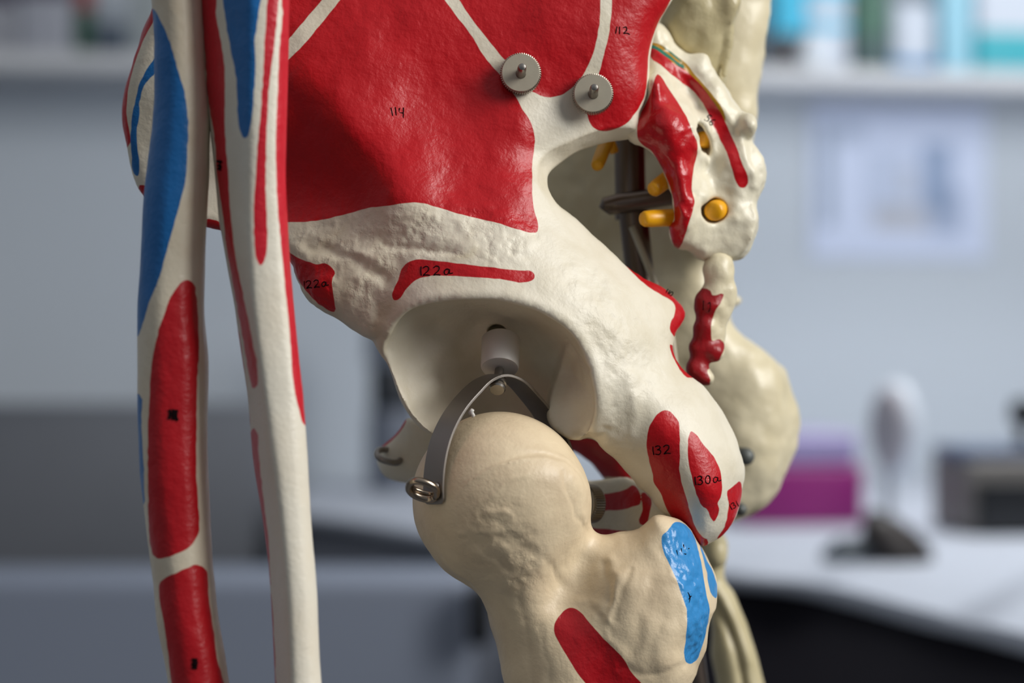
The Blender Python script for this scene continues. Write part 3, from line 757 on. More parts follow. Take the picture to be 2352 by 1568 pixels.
# ================================================================== FEMUR
FEM = [(1000,1240),(1030,1300),(1052,1320),(1083,1341),(1098,1360),(1111,1385),(1126,1432),(1139,1469),(1148,1516),(1154,1547),(1159,1568),(1182,1700),(1200,1900),(1480,1900),(1530,1700),(1588,1568),(1599,1550),(1604,1529),(1620,1493),(1625,1459),(1630,1428),(1641,1402),(1646,1381),(1646,1358),(1642,1326),(1630,1295),(1615,1261),(1602,1241),(1586,1215),(1560,1196),(1534,1186),(1513,1182),(1500,1185),(1485,1202),(1469,1215),(1440,1222),(1422,1222),(1400,1227),(1380,1227),(1363,1217),(1354,1202),(1352,1173),(1346,1120),(1300,1060),(1200,1050),(1080,1100)]
def build_femur():
    vol = Vol(930, 1665, 930, 1880, -270, 200, 4)
    zf = RBF([(1010,1260,-80),(1060,1300,-110),(1100,1370,-60),(1160,1500,-60),(1190,1640,-60),(1150,1350,-135),(1250,1300,-150),(1200,1250,-190),(1250,1200,-200),(1340,1190,-120),(1350,1220,-80),(1400,1235,-60),(1330,1285,-66),(1290,1350,-82),(1390,1260,-66),(1235,1420,-112),(1300,1500,-130),(1250,1600,-120),(1400,1560,-130),(1350,1850,-130),(1220,1850,-70),(1460,1850,-70),
       (1440,1250,-70),(1480,1220,-75),(1500,1195,-85),(1530,1195,-82),(1430,1330,-125),(1380,1400,-118),(1480,1400,-140),(1520,1300,-112),(1470,1490,-140),(1540,1420,-132),(1550,1350,-122),(1580,1400,-112),(1620,1380,-60),(1645,1360,-10),(1590,1300,-75),(1620,1300,-25),(1600,1450,-92),(1620,1470,-35),(1570,1530,-100),(1600,1530,-30),(1560,1220,-72),(1590,1235,-30),(1520,1580,-110)], .6)(vol.U, vol.V)
    fem = smooth_poly(FEM, 2)
    vol.add(vol.slab(fem, zf, 95, 60))
    vol.add(vol.ell((1148, 1147, -40), (201.5, 202, 202)), 34)
    B = Bone(vol, 2)
    head = np.clip((np.hypot(B.pos[:, 0]-1148, B.pos[:, 1]-1100)-170)/60, 0, 1)
    B.mask('rough_area', [[(1050,1180),(1180,1160),(1230,1230),(1250,1330),(1180,1360),(1080,1320)]], 60)
    ra = B.attr['rough_area'].copy()
    B.noise(60, 4, 1, head); B.noise(24, 1.8, 2, np.maximum(head*.4, ra)); B.noise(12, .9, 3, ra)
    B.attr['rough_area'] = ra*.35
    for pts, w, a in [([(1095,1190),(1140,1170),(1175,1185)], 5, 3), ([(1120,1150),(1170,1110),(1215,1090)], 6, 3), ([(1060,1225),(1130,1235),(1180,1290)], 6, 4), ([(1090,1250),(1160,1235),(1230,1270),(1290,1330)], 10, -6),
            ([(1150,1290),(1190,1350),(1205,1420)], 8, -4), ([(1140,1330),(1175,1400)], 8, 4), ([(1320,1090),(1335,1150),(1345,1200)], 7, 5), ([(1290,1080),(1310,1150),(1340,1210)], 5, -3), ([(1400,1290),(1415,1340),(1400,1420)], 10, 8), ([(1445,1310),(1425,1360),(1410,1420)], 8, -6), ([(1385,1295),(1395,1330),(1398,1380)], 6, -5),
            ([(1330,1380),(1380,1400),(1400,1450),(1430,1500)], 9, 5), ([(1345,1385),(1385,1420),(1410,1460)], 6, -4), ([(1500,1340),(1470,1420),(1460,1500)], 12, -4), ([(1530,1420),(1500,1490),(1500,1540)], 12, -4), ([(1420,1530),(1500,1550),(1570,1528)], 8, -6), ([(1480,1215),(1500,1260),(1540,1320)], 14, 4),
            ([(1200,1420),(1215,1500),(1230,1600)], 6, -2.5), ([(1240,1440),(1255,1520),(1265,1600)], 6, -2.5), ([(1180,1440),(1195,1520)], 6, 2.5), ([(1525,1225),(1545,1300),(1570,1370),(1580,1450)], 7, 5), ([(1610,1290),(1622,1340),(1632,1400)], 7, 5)]:
        B.line(pts, w*1.25, a*.5, 8)
    gl = B.N[:, 2] < .3
    blue1 = [(1550,1199),(1565,1199),(1578,1207),(1594,1230),(1604,1264),(1612,1298),(1617,1329),(1622,1363),(1630,1399),(1628,1420),(1620,1459),(1612,1488),(1599,1516),(1586,1524),(1576,1520),(1572,1509),(1574,1472),(1578,1420),(1576,1394),(1565,1363),(1550,1321),(1531,1282),(1520,1248),(1521,1230),(1534,1217)]
    inb = np.clip(sdist(B.uv(), smooth_poly(blue1, 3), 60)/12, 0, 1)
    B.noise(16, 3.2, 9, inb); B.noise(8, 1.5, 8, inb)
    B.paint('blue', [blue1, [(1607,1248),(1622,1282),(1641,1321),(1648,1358),(1645,1373),(1635,1365),(1628,1342),(1624,1316),(1617,1290)]], 1.0, back=.8)
    B.paint('red', [[(1309,1395),(1321,1397),(1334,1406),(1349,1423),(1375,1454),(1406,1485),(1433,1514),(1448,1540),(1472,1568),(1530,1660),(1500,1760),(1420,1720),(1344,1568),(1326,1545),(1302,1506),(1284,1475),(1273,1449),(1274,1433),(1284,1415),(1295,1402)]], .8)
    B.build('femur', M_FEM)
    tag(B.obj, 'tan thigh bone with round head hanging below the socket, blue patch on its side', 'bone model')
    B.write([[(1554,1263),(1557,1277)],[(1565,1259),(1567,1270),(1576,1272)],[(1570,1250),(1573,1262),(1583,1259)]], B.obj, M_INK, 1.1)
    B.write([[(1580,1360),(1585,1372),(1582,1384)],[(1588,1368),(1581,1376)]], B.obj, M_INK, 1.1)
    return B
FB = build_femur()

# ================================================================== STRAP
strap_root = empty('hanging_strap', V3(1148, 870, -40), 'bent grey steel strap looped over the thigh bone head below the white spacer', 'strap')
def build_strap():
    path = smooth_poly([(205,1158),(207,1140),(205,1080),(186,1012),(146,950),(97,905),(46,872),(0,862),(-46,875),(-97,913),(-146,960),(-182,1010),(-203,1080),(-205,1150)], 5, False)
    ad = np.array([-.73, 0, -.68]); wd = np.array([.68, 0, -.73]); C = np.array([1148, 0, -40.])
    vs = []; fs = []; m = len(path); th = 3.5
    for i, (a, v) in enumerate(path):
        t = path[min(i+1, m-1)]-path[max(i-1, 0)]; t = t/np.linalg.norm(t)
        nrm = np.array([ad[0]*t[1], -t[0], ad[2]*t[1]])       # in-plane normal
        k = i/(m-1); ends = min(k, 1-k)*(m-1)
        Wd = 33 if ends > 4 else 33*math.sqrt(max(0.05, 1-((4-ends)/4.4)**2))
        if k > .6: Wd *= 1.0+.5*(k-.6)
        if .4 < k < .6: Wd *= .82+.18*abs(k-.5)/.1
        p = C+ad*a+np.array([0, v, 0])
        for (sw, sn) in ((-1, -1), (1, -1), (1, 1), (-1, 1)):
            vs.append(V3(*(p+wd*Wd*sw+nrm*th*sn)))
    for i in range(m-1):
        for k in range(4):
            j = (k+1) % 4; fs.append((i*4+k, i*4+j, (i+1)*4+j, (i+1)*4+k))
    fs.append((3, 2, 1, 0)); fs.append(tuple((m-1)*4+k for k in range(4)))
    o = obj('strap', vs, fs, M_DSTEEL, strap_root, smooth=True)
    o.data.set_sharp_from_angle(angle=math.radians(40))
    b = o.modifiers.new('b', 'BEVEL'); b.width = 1.2*S; b.segments = 2; b.limit_method = 'ANGLE'
build_strap()
MB().lathe(V3(1147, 850, -22), V3(1142, 895, -70)-V3(1147, 850, -22), [(11*S, 0), (11*S, 34*S), (19*S, 34*S), (20*S, 40*S), (20*S, 48*S), (14*S, 51*S), (13*S, 54*S), (19*S, 55*S), (19*S, 62*S), (16*S, 66*S), (4*S, 67*S)], 20).build('screw', M_STEEL, strap_root, sharp=35)
def ring(c, A, Bv, r, parent, m, gap=True):
    pts = []
    n = 40
    for i in range(n+1):
        a = math.radians(14)+i/n*(2*math.pi-math.radians(4))
        # stadium-like link
        ca, sa = math.cos(a), math.sin(a)
        x = math.copysign(abs(ca)**.8, ca); y = math.copysign(abs(sa)**.9, sa)
        pts.append(V3(c[0]+A[0]*x+Bv[0]*y, c[1]+A[1]*x+Bv[1]*y, c[2]+A[2]*x+Bv[2]*y))
    return MB().tube(pts, r*S, 12).build('split_ring', m, parent)
ring((971, 1125, -212), (31, 11, 6), (-6, 17, 24), 8.5, strap_root, M_RING)
ring((972, 1117, -206), (29, 10, 6), (-4, 12, 24), 5.5, strap_root, M_RING)
MB().lathe(V3(1004, 1117, -190), (-.35, -.9, .1), [(9*S, 0), (9.5*S, 2*S), (9.5*S, 8*S), (7*S, 12*S), (2*S, 13*S)], 20).build('pin', M_DSTEEL, strap_root)
MB().tube([V3(1077, 950, -150), V3(1082, 946, -152), V3(1086, 940, -154)], [3*S, 5*S, 4*S], 8).add(*(lambda t: (t.v, t.f))(MB().tube([V3(1082, 946, -152), V3(1088, 955, -154), V3(1084, 958, -154)], [5*S, 4*S, 2*S], 8))).build('plastic_burr', M_WHITEPL, strap_root)
r2 = ring((893, 1047, 285), (27, 8, 6), (-4, 12, -30), 8, pelvis, M_DSTEEL)
r2['label'] = 'dark blurred wire ring'

# ================================================================== FOREARM BONES
def spline_x(rows, v):
    rows = np.array(rows, float); return np.interp(v, rows[:, 0], rows[:, 1])
def build_radius():
    Lr = [(-260,338),(-60,340),(0,345),(20,348),(60,352),(100,355),(200,353),(300,346),(400,334),(500,328),(600,322),(700,317),(800,316),(900,317),(1000,320),(1100,325),(1200,333),(1300,345),(1400,359),(1500,375),(1568,384),(1640,396),(1900,450)]
    Rr = [(-260,464),(-60,468),(0,470),(100,474),(200,478),(300,482),(400,482),(500,476),(600,472),(700,472),(800,476),(900,477),(1000,476),(1100,480),(1200,484),(1300,489),(1400,501),(1500,518),(1568,527),(1640,540),(1900,592)]
    vs_ = np.arange(-260, 1901, 40)
    poly = np.array([(spline_x(Lr, v), v) for v in vs_[::-1]]+[(spline_x(Rr, v), v) for v in vs_])
    vol = Vol(300, 620, -255, 1895, -470, -240, 5)
    c = (np.interp(vol.V, vs_, [spline_x(Lr, v) for v in vs_])+np.interp(vol.V, vs_, [spline_x(Rr, v) for v in vs_]))/2
    hw = (np.interp(vol.V, vs_, [spline_x(Rr, v)-spline_x(Lr, v) for v in vs_]))/2
    x = np.clip((vol.U-c)/hw, -1, 1)
    zf = -410+22*x*x+10*x
    vol.add(vol.slab(smooth_poly(poly, 2), zf, 70, 62, blur=2))
    B = Bone(vol, 3); B.noise(120, 4, 1)
    B.paint('blue', [[(346,14),(358,28),(372,55),(388,92),(401,135),(414,175),(424,215),(431,260),(432,310),(430,360),(426,410),(415,460),(401,510),(388,560),(375,605),(366,640),(354,665),(344,690),(334,725),(322,760),(316,772),(290,760),(300,500),(320,300),(345,150)],[(300,905),(319,905),(324,960),(328,1040),(331,1120),(329,1160),(310,1160)]], 1.5, back=1.1)
    B.paint('red', [[(430,643),(440,646),(447,655),(451,680),(455,720),(457,770),(456,820),(453,870),(452,930),(451,1000),(451,1060),(452,1100),(455,1150),(458,1195),(456,1225),(445,1245),(430,1260),(405,1271),(380,1280),(362,1282),(352,1275),(346,1255),(342,1220),(340,1150),(339,1080),(340,1000),(342,940),(345,880),(349,825),(356,790),(367,750),(383,705),(400,670),(415,650)],
        [(452,1297),(465,1302),(475,1312),(477,1330),(480,1370),(485,1410),(493,1460),(497,1505),(503,1530),(515,1570),(530,1640),(560,1800),(430,1800),(400,1640),(394,1570),(388,1520),(380,1450),(371,1400),(365,1360),(366,1340),(374,1330),(400,1318),(425,1305)]], 1.5)
    B.build('radius', M_ARM)
    tag(B.obj, 'curved forearm bone at far left with broad blue stripe above two red blocks', 'bone model')
    B.write([[(389,940),(391,948),(388,962)],[(395,942),(405,946),(402,952),(396,958),(408,962)],[(393,950),(408,952)],[(407,941),(404,955),(408,966)],[(398,944),(398,964)]], B.obj, M_INK, 3.0)
    B.write([[(441,1514),(454,1515)],[(442,1520),(453,1522),(441,1526),(454,1527)],[(441,1533),(453,1534)],[(447,1513),(447,1530)]], B.obj, M_INK, 3.0)
build_radius()
def build_ulna():
    Lr = [(-260,452),(-60,456),(0,460),(100,468),(200,474),(300,483),(400,494),(500,503),(600,521),(700,539),(800,553),(900,566),(1000,578),(1100,590),(1200,603),(1300,617),(1400,624),(1500,629),(1568,632),(1640,636),(1900,650)]
    Rr = [(-260,669),(-60,667),(0,665),(100,664),(200,661),(300,657),(400,656),(500,661),(600,667),(700,676),(800,686),(900,697),(960,701),(1000,703),(1100,709),(1200,716),(1300,722),(1400,728),(1500,734),(1568,737),(1640,742),(1900,758)]
    Mr = [(-260,572),(-60,570),(0,575),(100,575),(200,575),(300,574),(400,572),(500,570),(600,572),(700,578),(800,590),(900,604),(1000,620),(1100,634),(1200,646),(1300,655),(1400,662),(1500,667),(1568,670),(1640,675),(1900,692)]
    vs_ = np.arange(-260, 1901, 40)
    poly = np.array([(spline_x(Lr, v), v) for v in vs_[::-1]]+[(spline_x(Rr, v), v) for v in vs_])
    vol = Vol(440, 790, -255, 1895, -540, -240, 5)
    g = lambda rows: np.interp(vol.V, [r[0] for r in rows], [r[1] for r in rows])
    l, r, m = g(Lr), g(Rr), g(Mr)
    xl = np.clip((m-vol.U)/(m-l), 0, 1); xr = np.clip((vol.U-m)/(r-m), 0, 1)
    zf = -480+115*xl**1.1+28*xr**2
    zf = blur2(zf, 4)
    vol.add(vol.slab(smooth_poly(poly, 2), zf, 60, 32, blur=2))
    B = Bone(vol, 3); B.noise(150, 4, 1)
    A1 = [(451,-300),(460,0),(466,60),(471,130),(474,180),(478,230),(487,280),(494,330),(497,390),(505,450),(513,500),(519,560),(529,620),(540,680),(551,740),(560,790),(567,830),(574,865),(582,892),(588,888),(591,860),(590,830),(583,800),(573,750),(562,695),(550,640),(541,590),(533,530),(528,470),(524,400),(519,340),(516,280),(516,200),(514,140),(504,80),(495,30),(480,-300)]
    A2 = [(577,990),(584,983),(589,990),(593,1030),(598,1080),(603,1130),(608,1170),(613,1210),(618,1260),(621,1330),(623,1345),(612,1300),(600,1210),(588,1120),(577,1020)]
    A2b = [(540,740),(548,760),(556,810),(563,870),(570,930),(574,965),(574,975),(566,960),(556,900),(545,820)]
    A2c = [(622,1360),(626,1400),(630,1470),(633,1560),(633,1640),(620,1640),(618,1450)]
    A3 = [(616,-300),(614,0),(608,100),(603,200),(595,300),(587,400),(583,480),(585,560),(590,595),(598,610),(607,598),(613,560),(613,500),(610,420),(612,330),(618,200),(632,90),(640,0),(652,-300)]
    A4 = [(660,-300),(650,30),(643,100),(638,200),(634,300),(634,400),(640,500),(649,600),(659,700),(668,800),(671,860),(678,905),(688,945),(701,977),(720,980),(720,700),(690,300),(700,-300)]
    B.paint('red', [A1, A2, A2b, A2c, A3, A4], 1.2, back=1.1)
    B.paint('blue', [[(500,-300),(512,0),(520,60),(531,120),(541,170),(545,215),(547,270),(551,297),(560,317),(567,316),(573,300),(579,262),(583,210),(587,150),(585,90),(590,-300)]], 1.2)
    B.build('ulna', M_ULN)
    tag(B.obj, 'ridged forearm bone with red side stripes and a pointed blue wedge at top', 'bone model')
    B.write([[(499,370),(512,372)],[(501,380),(512,383),(501,388)],[(506,368),(507,392)]], B.obj, M_INK, 3.0)
build_ulna()

# ================================================================== LUMBAR PIECE AND FAR LEG BONE
def build_vert():
    vol = Vol(1500, 1720, -90, 220, 240, 520, 5)
    vol.add(vol.slab(smooth_poly([(1528,-90),(1530,0),(1522,50),(1532,90),(1548,115),(1575,140),(1610,180),(1660,200),(1672,150),(1678,100),(1682,60),(1692,30),(1696,0),(1700,-90)], 3), RBF([(1530,0,300),(1600,30,270),(1690,0,300),(1600,120,300),(1660,100,310),(1640,180,340)], 1)(vol.U, vol.V), 70, 55))
    vol.add(vol.ell((1676,10,315), (20,40,34)), 35)
    vol.add(vol.cap((1678,70,322), (1664,170,338), 8, 6), 16)
    B = Bone(vol, 2); B.noise(50, 7, 1); B.noise(20, 2, 2)
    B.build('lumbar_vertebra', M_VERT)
    tag(B.obj, 'smooth beige vertebra above the sacrum, cut off by the top edge', 'bone model')
build_vert()
def build_long():
    vol = Vol(1560, 1810, 1180, 1660, 860, 1110, 6)
    P = [(1590,1190),(1640,1205),(1662,1225),(1670,1246),(1669,1280),(1664,1308),(1664,1328),(1685,1356),(1708,1418),(1729,1486),(1753,1568),(1780,1660),(1668,1660),(1644,1568),(1634,1510),(1632,1450),(1618,1370),(1600,1330)]
    vol.add(vol.slab(smooth_poly(P, 3), RBF([(1600,1200,900),(1660,1240,900),(1650,1320,915),(1640,1450,910),(1700,1450,900),(1660,1600,910),(1760,1600,900)], 1)(vol.U, vol.V), 60, 50))
    vol.add(vol.ell((1648,1270,900), (26,34,34)), 14)
    B = Bone(vol, 2); B.noise(60, 4, 1)
    B.line([(1640,1380),(1672,1440),(1695,1500),(1710,1590)], 10, -16)
    B.line([(1650,1360),(1690,1440),(1715,1520)], 12, 6)
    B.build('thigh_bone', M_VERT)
    tag(B.obj, 'blurred cream leg bone behind the blue-patched thigh bone at lower right', 'bone model')
build_long()

# ================================================================== STAND POLE
stand = empty('skeleton_stand', (V3(1470, 784, 420).x+.03, V3(1470, 784, 420).y, 0.0), 'dark steel stand pole with clamp arm seen through the notch between hip bone and sacrum', 'stand')
def build_stand():
    d = 440; r = 35*S
    top = V3(1442, 120, d); mid = V3(1448, 470, d); low = V3(1472, 650, d+10)
    dirv = (low-mid).normalized(); t = (mid.z-.03)/(-dirv.z)
    foot = mid+dirv*t
    MB().tube([top, mid], 38*S, 28).build('upper_pole', M_POLE, stand, sharp=40)
    MB().tube([mid+Vector((0, 0, .004)), low, foot], 36*S, 28).build('lower_pole', M_POLE, stand, sharp=40)
    MB().tube([V3(1452, 520, d-50), V3(1500, 640, d-50), V3(1540, 760, d-50), V3(1572, 1000, d-30)], 9*S, 10).build('cable', mat('pale_cable', srgb(196, 188, 165), .4), stand)
    pts = [V3(1386, 482, d-60), V3(1392, 474, d-62), V3(1420, 468, d-64), V3(1500, 456, d-66), V3(1580, 444, d-66)]
    MB().tube(pts, [14*S, 23*S, 25*S, 25*S, 25*S], 20).build('clamp_arm', M_POLE, stand, sharp=40)
    MB().lathe(V3(1450, 505, d+20), (0, 0, 1), [(39*S, 0), (41*S, 4*S), (41*S, 60*S), (39*S, 64*S)], 28).build('clamp_collar', M_POLE, stand, sharp=40)
    MB().lathe((foot.x, foot.y, 0), (0, 0, 1), [(.16, 0), (.165, .006), (.16, .018), (.03, .026), (.02, .05)], 48).build('base', M_POLE, stand, sharp=40)
build_stand()

# ================================================================== ROOM
SL = 0.1833; WA = math.atan(SL); Y0 = 2.701
TDIR = Vector((math.cos(WA), math.sin(WA), 0)); NDIR = Vector((math.sin(WA), -math.cos(WA), 0))   # NDIR: out of the wall, to the camera
def wallpt(u, v, off=0.0):
    a = (u-IW/2)/F; y0 = Y0-off/math.cos(WA)
    Y = y0/(1-SL*a)
    return Vector((a*Y, Y, ZC-(v-IH/2)/F*Y))
def wbox(c, sx, sy, sz, bev=0.0): return MB().box(c, sx, sy, sz, WA, bev)

M_WALL = mat('grey_white_paint', srgb(206, 214, 222), .75, var=.02, vscale=3, bump=(250, .05, .001))
M_LEDGE = mat('ledge_laminate', srgb(205, 207, 210), .5)
M_FLOOR = mat('grey_floor', srgb(110, 112, 116), .5, var=.1, vscale=5)
wc = Vector((0, Y0, 0))
o = wbox(wc+TDIR*.2-NDIR*.05+Vector((0, 0, 1.4)), 5.0, .1, 2.8).build('wall_back', M_WALL, smooth=False); tag(o, kind='structure')
o = MB().box((0.2, 1.0, -.05), 5.2, 5.2, .1).build('floor', M_FLOOR, smooth=False); tag(o, kind='structure')
zb_ = 1.217; zt = 1.236
o = wbox(wc+TDIR*.2+NDIR*.075+Vector((0, 0, (zb_+zt)/2)), 4.0, .15, zt-zb_, .002).build('trim_ledge', M_LEDGE, smooth=False); tag(o, kind='structure')

def shelf_item(name, u0, u1, vtop, off, depth, m, label, cat, band=None, tilt=0, group=None, bev=.004):
    a = wallpt(u0, 200, off); b = wallpt(u1, 200, off); w = (b-a).length; c = (a+b)/2
    ztop = max(wallpt((u0+u1)/2, vtop, off).z, zt+.02); hgt = ztop-zt
    root = empty(name, (c.x, c.y, zt), label, cat, group)
    cc = Vector((c.x, c.y, zt+hgt/2))
    wbox(cc, w, depth, hgt, bev).build('body', m, root, sharp=40)
    if band:
        for (f0, f1, bm) in band:
            wbox(Vector((c.x, c.y, zt+hgt*(f0+f1)/2)), w*1.01, depth*1.01, hgt*(f1-f0), bev*.5).build('band', bm, root, sharp=40)
    return root
C_ = lambda r, g, b, ro=.5: mat('pack_%d_%d_%d' % (r, g, b), srgb(r, g, b), ro)
m_cy, m_tl, m_wh, m_dk, m_gn, m_bl = C_(40, 185, 222), C_(15, 165, 180), C_(198, 207, 220), C_(60, 60, 66), C_(40, 95, 75), C_(40, 130, 185)
m_pu, m_rd, m_g2, m_nv = C_(40, 25, 60), C_(150, 20, 15), C_(10, 75, 45), C_(60, 75, 92)
shelf_item('package', 1770, 1835, -90, .108, .05, m_cy, 'tall cyan package on the ledge just right of the bones', 'package', [(0, .32, m_dk)])
shelf_item('carton', 1838, 1935, -90, .108, .05, m_wh, 'white carton crossed by a cyan stripe, on the ledge', 'carton', [(.62, .8, m_cy), (.34, .44, m_cy)])
shelf_item('canister', 1948, 2022, -60, .108, .06, m_gn, 'dark green canister on the ledge between white cartons', 'canister', [(0, .35, C_(30, 70, 70))])
b_ = shelf_item('bottle', 2028, 2130, 10, .108, .06, m_wh, 'pale bottle with blue foot band on the ledge', 'bottle', [(0, .2, m_bl)], bev=.012)
shelf_item('carton', 2148, 2214, -90, .108, .05, C_(150, 205, 225), 'narrow pale blue carton on the ledge', 'carton')
shelf_item('carton', 2222, 2420, -90, .108, .06, m_wh, 'big white carton with teal lower half at the right end of the ledge', 'carton', [(.02, .36, m_tl)])
o = MB()
c = wallpt(1866, 125, .142); c.z = zt+.0145
o.lathe(c-NDIR*.0, NDIR, [(.004, -.012), (.012, -.011), (.0145, -.006), (.0145, .006), (.012, .011), (.004, .012)], 24)
tag(o.build('tape_roll', mat('shiny_white', srgb(230, 238, 245), .2)), 'small shiny white roll lying on the ledge in front of the white carton', 'roll')
shelf_item('carton', -120, 40, -70, .108, .06, C_(150, 152, 160), 'grey-white carton at the far left end of the ledge', 'carton', [(.55, .85, m_pu)])
shelf_item('carton', 46, 162, -70, .108, .06, C_(165, 168, 178), 'white carton with dark purple top next to the green bottle', 'carton', [(.62, .9, m_pu)])
shelf_item('bottle', 172, 214, -40, .108, .03, m_g2, 'green bottle with red cap on the ledge at left', 'bottle', [(.6, 1.0, m_rd)], bev=.006)
shelf_item('box', 218, 292, 62, .108, .04, m_nv, 'low slate blue box on the ledge beside the green bottle', 'box')
shelf_item('binder', 300, 460, -80, .108, .04, C_(160, 168, 170), 'pale grey binder standing on the ledge behind the forearm bones', 'binder')

# poster: a printed sheet, colours per vertex
def poster():
    nu, nv = 60, 50; vs = []; fs = []; col = []
    a = wallpt(1862, 236, .004); b = wallpt(2268, 236, .004); bot = wallpt(2065, 592, .004).z
    for j in range(nv+1):
        for i in range(nu+1):
            s, t = i/nu, j/nv
            p = a+(b-a)*s; p = Vector((p.x, p.y, a.z+(bot-a.z)*t)); vs.append(p)
            c = np.array([.70, .78, .98])
            def blob(s0, s1, t0, t1, k, cc):
                nonlocal c
                e = .03
                w = min(1, max(0, (s-s0)/e+.5))*min(1, max(0, (s1-s)/e+.5))*min(1, max(0, (t-t0)/e+.5))*min(1, max(0, (t1-t)/e+.5))*k
                c = c*(1-w)+np.array(cc)*w
            blob(.06, .13, .12, .8, .8, (.26, .33, .42)); blob(.16, .3, .12, .25, .5, (.3, .38, .5)); blob(.3, .55, .3, .75, .35, (.36, .44, .58))
            blob(.62, .8, .25, .7, .75, (.2, .3, .48)); blob(.66, .86, .55, .85, .6, (.24, .32, .48)); blob(.35, .66, .66, .82, .6, (.46, .44, .42)); blob(.5, .6, .4, .62, .5, (.5, .52, .56))
            col.append(tuple(c)+(1,))
    # thin sheet with a back
    n = len(vs); vs += [v-NDIR*.002 for v in vs]; col += col
    for j in range(nv):
        for i in range(nu):
            q = j*(nu+1)+i; fs.append((q+nu+1, q+nu+2, q+1, q)); fs.append((n+q, n+q+1, n+q+nu+2, n+q+nu+1))
    m = mat('printed_paper', (1, 1, 1, 1), .6); nt = m.node_tree
    at_ = nt.nodes.new('ShaderNodeAttribute'); at_.attribute_name = 'print'; nt.links.new(at_.outputs['Color'], nt.nodes['Principled BSDF'].inputs['Base Color'])
    o = obj('poster', vs, fs, m, smooth=False)
    ca = o.data.color_attributes.new('print', 'FLOAT_COLOR', 'POINT')
    ca.data.foreach_set('color', np.array(col, np.float32).ravel())
    tag(o, 'pale blue printed sheet with dark figures pinned to the wall below the ledge', 'poster')
poster()

# desk with curved white worktop
desk = empty('desk', (0.35, 2.4, 0), 'white desk with curved front edge and black underside along the wall', 'desk')
def build_desk():
    M_TOP = mat('white_worktop', srgb(190, 196, 207), .5); M_BLK = mat('black_panel', srgb(20, 18, 26), .9, spec=.2); M_GRY = mat('grey_panel', srgb(120, 124, 134), .5)
    fr = [(640, 1190), (760, 1206), (1000, 1248), (1300, 1290), (1600, 1330), (1680, 1342), (1850, 1363), (1960, 1390), (2100, 1430), (2352, 1495), (2560, 1560), (2900, 1690)]
    fr = smooth_poly(fr, 5, False)
    Yb = [.164*F/(v-784) for u, v in fr]
    pts = [Vector(((u-IW/2)/F*Y, Y, 0)) for (u, v), Y in zip(fr, Yb)]
    def back(p, off=.002):   # matching point on the wall
        x = pts[0].x+(p.x-pts[0].x)*(.95-pts[0].x)/(pts[-1].x-pts[0].x); return Vector((x, Y0+SL*x-off, 0))
    vs = []; fs = []; n = len(pts)
    prof = [(0, .726), (-.006, .722)]
    for p in pts:
        q = back(p, .012)
        vs += [Vector((p.x, p.y+.006, .774)), Vector((p.x, p.y, .777)), Vector((p.x, p.y, .782)), Vector((p.x, p.y+.006, .785)), Vector((q.x, q.y, .785)), Vector((q.x, q.y, .774))]
    for i in range(n-1):
        for k in range(6):
            j = (k+1) % 6; fs.append((i*6+k, (i+1)*6+k, (i+1)*6+j, i*6+j))
    fs.append((0, 1, 2, 3, 4, 5)); fs.append(tuple((n-1)*6+k for k in (5, 4, 3, 2, 1, 0)))
    obj('worktop', vs, fs, M_TOP, desk).data.set_sharp_from_angle(angle=math.radians(60))
    # panel below
    def panel(i0, i1, m, name, inset):
        vs = []; fs = []
        for p in pts[i0:i1]:
            for z in (.0, .774): vs += [Vector((p.x, p.y+inset, z)), Vector((p.x, p.y+inset+.02, z))]
        k = len(pts[i0:i1])
        for i in range(k-1):
            a = i*4; b = a+4
            fs += [(a, b, b+2, a+2), (b+1, a+1, a+3, b+3), (a+2, b+2, b+3, a+3), (b, a, a+1, b+1)]
        obj(name, vs, fs, m, desk, smooth=True)
    k = 17
    panel(0, k, M_GRY, 'modesty_panel', .02); panel(k-1, n, M_BLK, 'front_panel', .015)
build_desk()

def on_desk(u, v): # point on the worktop plane
    Y = .155*F/(v-784); return Vector(((u-IW/2)/F*Y, Y, .785))
p = on_desk(1800, 1196)
t_ = empty('storage_box', p, 'magenta box with clear lilac lid behind the hip bones', 'box')
sx = 280/F*p.y; MB().box(p+Vector((0, 0, .025)), sx, .12, .05, WA, .004).build('body', mat('magenta_plastic', srgb(140, 22, 112), .4), t_, sharp=40)
MB().box(p+Vector((0, 0, .064)), sx*.94, .11, .028, WA, .006).build('lid', mat('lilac_plastic', srgb(160, 150, 195), .3), t_, sharp=40)
p = on_desk(2040, 1235)
t_ = empty('desk_lamp', p, 'white upright oval mirror standing on the desk beside the magenta box', 'mirror')
t_.name = 'table_mirror'
hh = .14
MB().lathe(p+Vector((0, 0, 0)), (0, 0, 1), [(.022, 0), (.023, .004), (.007, .008), (.004, .02), (.004, .05)], 32).build('foot', mat('grey_plastic', srgb(150, 155, 165), .4), t_, sharp=40)
cz = p+Vector((.006, 0, .086))
vsr = []
def disc(c, rx, rz, th, ang, m, name, par):
    n = 40; vs = []; fs = []
    ca, sa = math.cos(ang), math.sin(ang)
    for k, (s, y) in enumerate(((.85, -th), (1, -th*.4), (1, th*.4), (.85, th))):
        for i in range(n):
            a = 2*math.pi*i/n; x = rx*s*math.cos(a); z = rz*s*math.sin(a)
            vs.append(c+Vector((x*ca-y*sa, x*sa+y*ca, z)))
    for k in range(3):
        for i in range(n):
            j = (i+1) % n; fs.append((k*n+i, k*n+j, (k+1)*n+j, (k+1)*n+i))
    fs.append(tuple(range(n))[::-1]); fs.append(tuple(3*n+i for i in range(n)))
    return obj(name, vs, fs, m, par)
disc(cz, .027, .038, .007, math.radians(-62), mat('white_gloss', srgb(222, 230, 240), .25), 'rim', t_)
